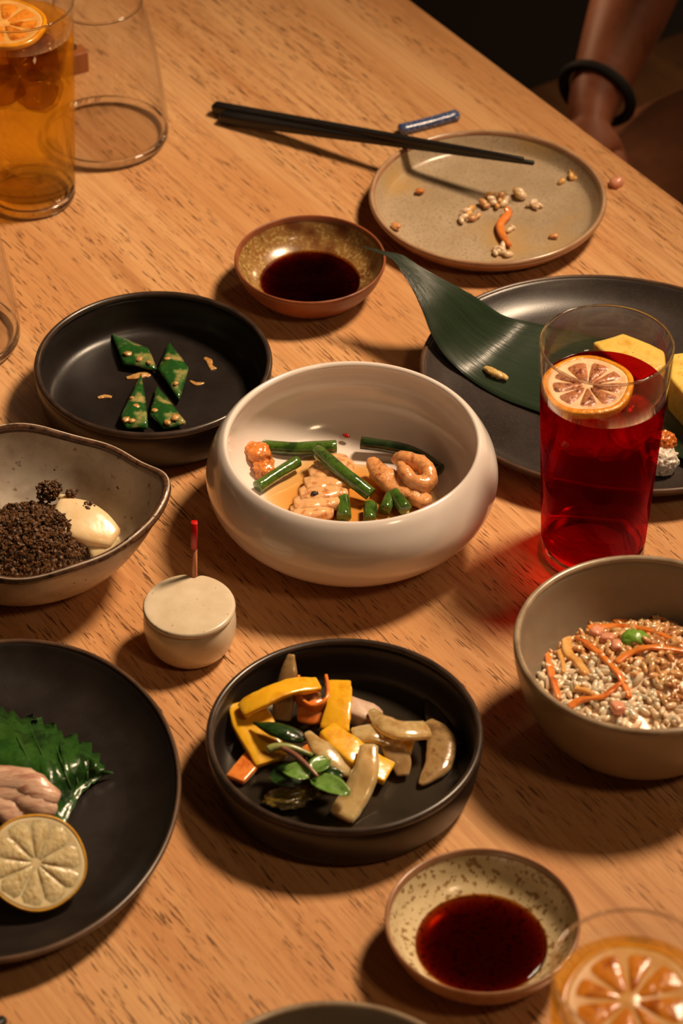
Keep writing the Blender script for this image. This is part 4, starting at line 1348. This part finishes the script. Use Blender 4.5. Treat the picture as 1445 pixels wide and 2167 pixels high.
rows = []
for i in range(15):
    rr = 0.0562 * i / 14
    row = []
    for j in range(49):
        a = 2 * PI * j / 48
        x, y = rr * math.cos(a), rr * math.sin(a)
        row.append(RB + Vector((x, y, rice_h(x, y) - 0.0015)))
    rows.append(row)
rb_geo, _ = sheet(rows)
rnd = random.Random(4)
white, sauced = [rb_geo], []
for i in range(760):
    rr, a = 0.0555 * math.sqrt(rnd.random()), rnd.random() * 2 * PI
    x, y = rr * math.cos(a), rr * math.sin(a)
    p = RB + Vector((x, y, rice_h(x, y) + rnd.uniform(-0.0006, 0.0010)))
    g = grain_geo(p, rnd.uniform(0.0038, 0.0051), rnd.uniform(0.0015, 0.0020), (rnd.uniform(-0.5, 0.5), rnd.uniform(-0.7, 0.7), rnd.uniform(0, PI)), i, 2)
    s_ = noise.noise(Vector((x * 45, y * 45, 5))) * 0.8 + (y * 0.8 + x * 0.55 - 0.004) * 24
    (sauced if s_ > rnd.uniform(-0.15, 0.15) else white).append(g)
bulk('rice', 'white rice filling the deep taupe bowl', 'rice', white, M_RICE, RB + Vector((0, 0, 0.03)))
bulk('seasoned_rice', 'brown sauce-soaked rice grains covering the far side of rice', 'rice', sauced, M_RICE_S, RB + Vector((0, 0, 0.03)))


def rz(px, py, up=0.0):
    """Point on the rice surface that this pixel looks at."""
    z = 0.038
    for _ in range(8):
        p = P(px, py, z)
        z = rice_h(p.x - RB.x, p.y - RB.y)
    return P(px, py, z + up)


def rstrip(label, path, w_=0.0019, m=None, name='carrot_strip', cat='carrot', th=0.0012, lift=0.0022):
    pts = [rz(x, y, lift) for x, y in path]
    o = mk(name, sweep(pts, [(w_, th)] * len(pts), n=12, power=3, k=5, rough=0.0004, rs=260, twist=0.6), m or M_CARROT, loc=pts[0])
    return tag(o, label, cat)


rstrip('orange carrot strip hanging down the rice at the bowl wall', [(1165, 1358), (1160, 1390), (1168, 1430), (1184, 1480)], 0.0020)
rstrip('long orange carrot strip running down the rice from its top', [(1222, 1348), (1262, 1378), (1302, 1418), (1318, 1446), (1332, 1476)], 0.0021)
rstrip('orange carrot strip laid across the front of the rice', [(1206, 1496), (1232, 1480), (1274, 1474), (1312, 1446)], 0.0024)
rstrip('orange carrot strip sweeping over the dark sauced rice', [(1304, 1402), (1334, 1382), (1376, 1370), (1445, 1378), (1480, 1386)], 0.0022)
rstrip('orange carrot strip behind the bright green pea', [(1244, 1330), (1300, 1326), (1366, 1332), (1410, 1348), (1450, 1366)], 0.0024)
rstrip('farthest orange carrot strip along the top of the rice', [(1300, 1318), (1350, 1306), (1400, 1308), (1460, 1318)], 0.0022)
rstrip('curl of pale golden batter on the rice', [(1198, 1350), (1202, 1382), (1222, 1402), (1240, 1428)], 0.0030, M_TEMPURA, 'batter_curl', 'batter', 0.0018)
rstrip('thin golden batter wisp beside the hanging carrot strip', [(1182, 1378), (1190, 1400), (1192, 1424)], 0.0014, M_TEMPURA, 'batter_curl', 'batter')
rstrip('short golden batter curl above the front carrot strip', [(1218, 1456), (1236, 1460), (1256, 1470)], 0.0022, M_TEMPURA, 'batter_curl', 'batter')
p = rz(1342, 1352, 0.0044)
tag(mk('green_pea', blob(p, (0.0076, 0.0056, 0.0046), (0, 0, 0), 0.22, 2.4, 3, 3), M_GREENPEA, loc=p), 'bright wrinkled green bean on the rice among carrot strips', 'bean')
p = rz(1325, 1304, 0.0030)
tag(mk('green_pea', blob(p, (0.0056, 0.0040, 0.0034), (0, 0, 0.3), 0.2, 2.4, 5, 3), M_GREENPEA, loc=p), 'shaded green bean at the far top of the rice', 'bean')
for i, (x, y, lab) in enumerate([(1308, 1368, 'pink ham cube right below the bright green bean'), (1262, 1338, 'pink ham cube at the head of the long carrot strip'), (1306, 1498, 'pink ham cube in the white rice at the bowl front'), (1285, 1352, 'small pink ham cube beside the long carrot strip')]):
    p = rz(x, y, 0.0024)
    tag(mk('ham_dice', blob(p, (0.0040, 0.0034, 0.0028), (0.2, 0.1, i), 0.10, 1.4, i, 3, box=0.6), M_HAM, loc=p), lab.replace('right below', 'directly below'), 'ham')

# ------------------------------------------------------------------ tofu and crumble in the speckled bowl
c = P(195, 1120, 0.020)
t = thing('tofu_piece', 'smooth cream tofu wedge half covered by dark crumble', 'tofu', c)
mk('wedge', sweep([P(120, 1098, 0.0262), P(165, 1106, 0.0252), P(208, 1124, 0.0225), P(240, 1142, 0.0195)], [(0.0120, 0.0060), (0.0140, 0.0068), (0.0115, 0.0058), (0.0070, 0.0040)], up=(0.25, -0.35, 1), n=28, power=3.4, rough=0.0007, rs=70), M_CREAM, t)
mk('thin_end', sweep([P(190, 1162, 0.0165), P(222, 1152, 0.0175), P(250, 1140, 0.0190)], [(0.0070, 0.0036), (0.0074, 0.0036), (0.0050, 0.0024)], up=(0.3, -0.5, 1), n=24, power=3, rough=0.0006, rs=90), M_CREAM, t)
c = P(140, 1058, 0.026)
tag(mk('tofu_sliver', blob(P(146, 1058, 0.027), (0.0085, 0.0026, 0.0022), (0, 0.1, -0.35), 0.2, 1.5, 8, 3), M_CREAM, loc=c), 'thin pale tofu sliver poking out behind the dark crumble', 'tofu')
c = P(25, 1190, 0.024)
tag(mk('tofu_piece', blob(P(35, 1188, 0.0190), (0.0180, 0.0080, 0.0062), (0, 0, 0.1), 0.25, 1.8, 12, 4), M_CREAM, loc=c), 'cream tofu piece under crumble by the speckled bowl front', 'tofu')
rnd = random.Random(9)
gs = []
cc = P(62, 1125, 0.027)


def crumble_h(x, y):
    d = (x / 0.033) ** 2 + (y / 0.031) ** 2
    return 0.0150 + 0.0205 * max(0.0, 1 - d) ** 0.7 + 0.004 * noise.noise(Vector((x * 90, y * 90, 2)))


mound = []
for i in range(13):
    row = []
    for j in range(41):
        a = 2 * PI * j / 40
        k = i / 12 * 0.97
        x, y = 0.033 * k * math.cos(a), 0.031 * k * math.sin(a)
        row.append(cc * 1 + Vector((x, y, crumble_h(x, y) - 0.0015 - cc.z)))
    mound.append(row)
gs.append(sheet(mound)[0])
for i in range(3600):
    k, a = math.sqrt(rnd.random()) * (1.0 + 0.10 * math.sin(i)), rnd.random() * 2 * PI
    x, y = 0.0335 * k * math.cos(a), 0.0315 * k * math.sin(a)
    s_ = rnd.choice((0.0005, 0.0006, 0.0008, 0.0011, 0.0016))
    p = Vector((cc.x + x, cc.y + y, crumble_h(x, y) + rnd.uniform(-0.0006, 0.0014)))
    gs.append(blob(p, (s_, s_ * 0.9, s_ * 0.85), (rnd.random() * 3, rnd.random() * 3, rnd.random() * 3), 0.6, 1.2, i, 1, box=rnd.random() * 0.8))
for i in range(420):
    bx, by, bz, br = rnd.choice([(100, 1040, 0.0330, 0.0068), (100, 1040, 0.0330, 0.0068), (116, 1032, 0.033, 0.0040), (187, 1075, 0.0300, 0.0042), (150, 1046, 0.031, 0.0026)])
    d = Vector((rnd.gauss(0, 1), rnd.gauss(0, 1), rnd.gauss(0, 1))).normalized() * br * rnd.random() ** 0.4
    s_ = rnd.choice((0.0008, 0.0010, 0.0013))
    gs.append(blob(P(bx, by, bz) + d, s_, (0, 0, 0), 0.35, 1.6, i, 1))
bulk('crumble', 'dark brown crumble heaped over the tofu in the speckled bowl', 'crumble', gs, M_CRUMB, cc, False)

# ------------------------------------------------------------------ the guest on the bench
def skin_body(name, joints, bones, m, root, parent=None, sub=2, loc=(0, 0, 0)):
    base = origin_of(parent) if parent is not None else Vector(loc)
    names = list(joints)
    me = bpy.data.meshes.new(name)
    me.from_pydata([tuple(Vector(joints[n_][0]) - base) for n_ in names], [(names.index(a), names.index(b)) for a, b in bones], [])
    o = bpy.data.objects.new(name, me)
    C.objects.link(o)
    if parent is not None:
        o.parent = parent
    else:
        o.location = base
    sk = o.modifiers.new('skin', 'SKIN')
    sk.use_smooth_shade = True
    for i, n_ in enumerate(names):
        r_ = joints[n_][1]
        me.skin_vertices[0].data[i].radius = r_ if isinstance(r_, tuple) else (r_, r_)
        me.skin_vertices[0].data[i].use_root = (n_ == root)
    s_ = o.modifiers.new('subsurf', 'SUBSURF')
    s_.levels = s_.render_levels = sub
    me.materials.append(m)
    return o


def g(t_, d, z):
    return tloc(t_, d, z)


HT = 0.165                                  # the guest's middle, measured along the table edge
WR = P(1252, 226, -0.105)                    # wrist
HAND = P(1244, 318, -0.128)
ELB = P(1385, -120, -0.075)
SHO = g(HT - 0.195, 0.40, 0.225)
J = {
    'pelvis': (g(HT, 0.40, -0.182), (0.125, 0.10)), 'waist': (g(HT, 0.43, -0.05), (0.115, 0.09)), 'chest': (g(HT, 0.44, 0.13), (0.135, 0.10)), 'neck0': (g(HT, 0.43, 0.265), (0.058, 0.058)), 'neck': (g(HT, 0.42, 0.315), 0.047),
    'head0': (g(HT, 0.395, 0.375), (0.060, 0.070)), 'head': (g(HT, 0.39, 0.445), (0.074, 0.088)), 'crown': (g(HT, 0.395, 0.51), (0.060, 0.068)),
    'shR': (SHO, 0.050), 'elR': (ELB, 0.037), 'faR': (ELB.lerp(WR, 0.35), (0.0385, 0.036)), 'faR2': (ELB.lerp(WR, 0.72), (0.031, 0.028)), 'wrR': (WR, (0.0245, 0.021)), 'palmR0': (WR.lerp(HAND, 0.45), (0.030, 0.016)), 'palmR': (HAND, (0.036, 0.013)),
    'shL': (g(HT + 0.195, 0.42, 0.225), 0.050), 'elL': (g(HT + 0.24, 0.36, 0.02), 0.038), 'wrL': (g(HT + 0.15, 0.17, -0.13), 0.024), 'palmL': (g(HT + 0.10, 0.12, -0.135), (0.036, 0.014)),
    'hipR': (g(HT - 0.09, 0.36, -0.204), 0.080), 'knR': (g(HT - 0.09, -0.02, -0.215), 0.058), 'anR': (g(HT - 0.09, -0.03, -0.67), 0.036), 'toR': (g(HT - 0.10, -0.18, -0.715), (0.038, 0.03)),
    'hipL': (g(HT + 0.09, 0.36, -0.204), 0.080), 'knL': (g(HT + 0.10, -0.02, -0.215), 0.058), 'anL': (g(HT + 0.10, -0.03, -0.67), 0.036), 'toL': (g(HT + 0.11, -0.18, -0.715), (0.038, 0.03)),
}
bones = [('pelvis', 'waist'), ('waist', 'chest'), ('chest', 'neck0'), ('neck0', 'neck'), ('neck', 'head0'), ('head0', 'head'), ('head', 'crown'), ('chest', 'shR'), ('shR', 'elR'), ('elR', 'faR'), ('faR', 'faR2'), ('faR2', 'wrR'), ('wrR', 'palmR0'), ('palmR0', 'palmR'),
         ('chest', 'shL'), ('shL', 'elL'), ('elL', 'wrL'), ('wrL', 'palmL'), ('pelvis', 'hipR'), ('hipR', 'knR'), ('knR', 'anR'), ('anR', 'toR'), ('pelvis', 'hipL'), ('hipL', 'knL'), ('knL', 'anL'), ('anL', 'toL')]
fd = -N_DIR                                  # the guest faces the table
rd = -E_DIR                                  # the guest's own right side
for side, palm, sgn in (('R', HAND, 1), ('L', J['palmL'][0], -1)):
    fw = fd if side == 'R' else (fd * 0.4 + rd * 0.9).normalized()
    ac = rd if side == 'R' else fd
    for k, (off, ln) in enumerate([(-0.026, 0.070), (-0.009, 0.080), (0.009, 0.076), (0.025, 0.060)]):
        z0 = palm.z
        p0 = palm + fw * 0.030 + ac * off
        J[f'f{side}{k}a'] = (p0, 0.0095)
        J[f'f{side}{k}b'] = (p0 + fw * ln * 0.5 + Vector((0, 0, -0.006)), 0.0088)
        J[f'f{side}{k}c'] = (p0 + fw * ln + Vector((0, 0, -0.016)), 0.0074)
        bones += [('palm' + side, f'f{side}{k}a'), (f'f{side}{k}a', f'f{side}{k}b'), (f'f{side}{k}b', f'f{side}{k}c')]
    tb = palm - ac * 0.036
    J[f't{side}a'] = (tb, 0.0110)
    J[f't{side}b'] = (tb - ac * 0.020 + fw * 0.026 + Vector((0, 0, -0.006)), 0.0100)
    J[f't{side}c'] = (tb - ac * 0.026 + fw * 0.052 + Vector((0, 0, -0.012)), 0.0080)
    bones += [('palm' + side, f't{side}a'), (f't{side}a', f't{side}b'), (f't{side}b', f't{side}c')]
body = skin_body('person', J, bones, M_SKIN, 'pelvis', loc=g(HT, 0.40, SEAT))
tag(body, 'seated guest in brown trousers, one bare arm down beside the bench seat', 'person')


def grow(names, k, add=0.006):
    return {n_: (J[n_][0], tuple(x * k + add for x in (J[n_][1] if isinstance(J[n_][1], tuple) else (J[n_][1],) * 2))) for n_ in names}


tj = grow(['waist', 'pelvis', 'hipR', 'knR', 'anR', 'hipL', 'knL', 'anL'], 1.08)
skin_body('trousers', tj, [('pelvis', 'waist'), ('pelvis', 'hipR'), ('hipR', 'knR'), ('knR', 'anR'), ('pelvis', 'hipL'), ('hipL', 'knL'), ('knL', 'anL')], M_TROUSER, 'pelvis', parent=body)
sj = grow(['pelvis', 'waist', 'chest', 'neck0', 'shR', 'shL'], 1.10, 0.009)
sj['slR'] = (SHO.lerp(ELB, 0.45), (0.056, 0.056))
sj['slL'] = (J['shL'][0].lerp(J['elL'][0], 0.45), (0.056, 0.056))
skin_body('shirt', sj, [('pelvis', 'waist'), ('waist', 'chest'), ('chest', 'neck0'), ('chest', 'shR'), ('shR', 'slR'), ('chest', 'shL'), ('shL', 'slL')], M_SHIRT, 'pelvis', parent=body)
HC = J['head'][0]
mk('hair', blob(HC - fd * 0.034 + Vector((0, 0, 0.036)), (0.084, 0.086, 0.082), (0, 0, math.atan2(fd.y, fd.x) + PI / 2), 0.05, 1.5, 2, 4), M_HAIR, body)
mk('nose', blob(HC + fd * 0.090 + Vector((0, 0, -0.020)), (0.012, 0.014, 0.020), (0, 0, math.atan2(fd.y, fd.x) + PI / 2), 0.0, 1, 0, 2), M_SKIN, body)
mk('mouth', blob(HC + fd * 0.080 + Vector((0, 0, -0.058)), (0.022, 0.008, 0.006), (0, 0, math.atan2(fd.y, fd.x) + PI / 2), 0.0, 1, 0, 2), M_LIPS, body)
for s_ in (-1, 1):
    mk('eye', blob(HC + fd * 0.076 + rd * 0.030 * s_ + Vector((0, 0, 0.004)), (0.012, 0.008, 0.007), (0, 0, math.atan2(fd.y, fd.x) + PI / 2), 0.0, 1, 0, 2), M_STICK, body)
    mk('ear', blob(HC + rd * 0.080 * s_ - fd * 0.005 + Vector((0, 0, -0.010)), (0.010, 0.018, 0.030), (0, 0, math.atan2(fd.y, fd.x) + PI / 2), 0.05, 1, 0, 2), M_SKIN, body)

ax = (ELB - WR).normalized()
bc = WR + ax * 0.016
fr_ = frame(bc, ax + Vector((0.30, 0.0, 0.0)))
bl = mk('bracelet', xf(lathe(ring_prof(0.0268, 0.0, 0.0040, 0.0048), n=48, fn=lambda a, r, z: (r * 1.08 * math.cos(a), r * 0.95 * math.sin(a), z)), fr_), M_BAND, loc=bc)
tag(bl, 'black elastic band around the wrist of the seated guest', 'bracelet')

# clear bodies focus the lamp's light onto what they stand on
for o in bpy.data.objects:
    if o.type == 'MESH':
        ms = [m.name for m in o.data.materials if m]
        if 'solid_clear_glass' in ms:
            o.cycles.is_caustics_caster = True
        if o.name.startswith(('tabletop', 'body', 'block')):
            o.cycles.is_caustics_receiver = True
for l in bpy.data.lights:
    l.cycles.is_caustics_light = l.name == 'ceiling_spot_light'
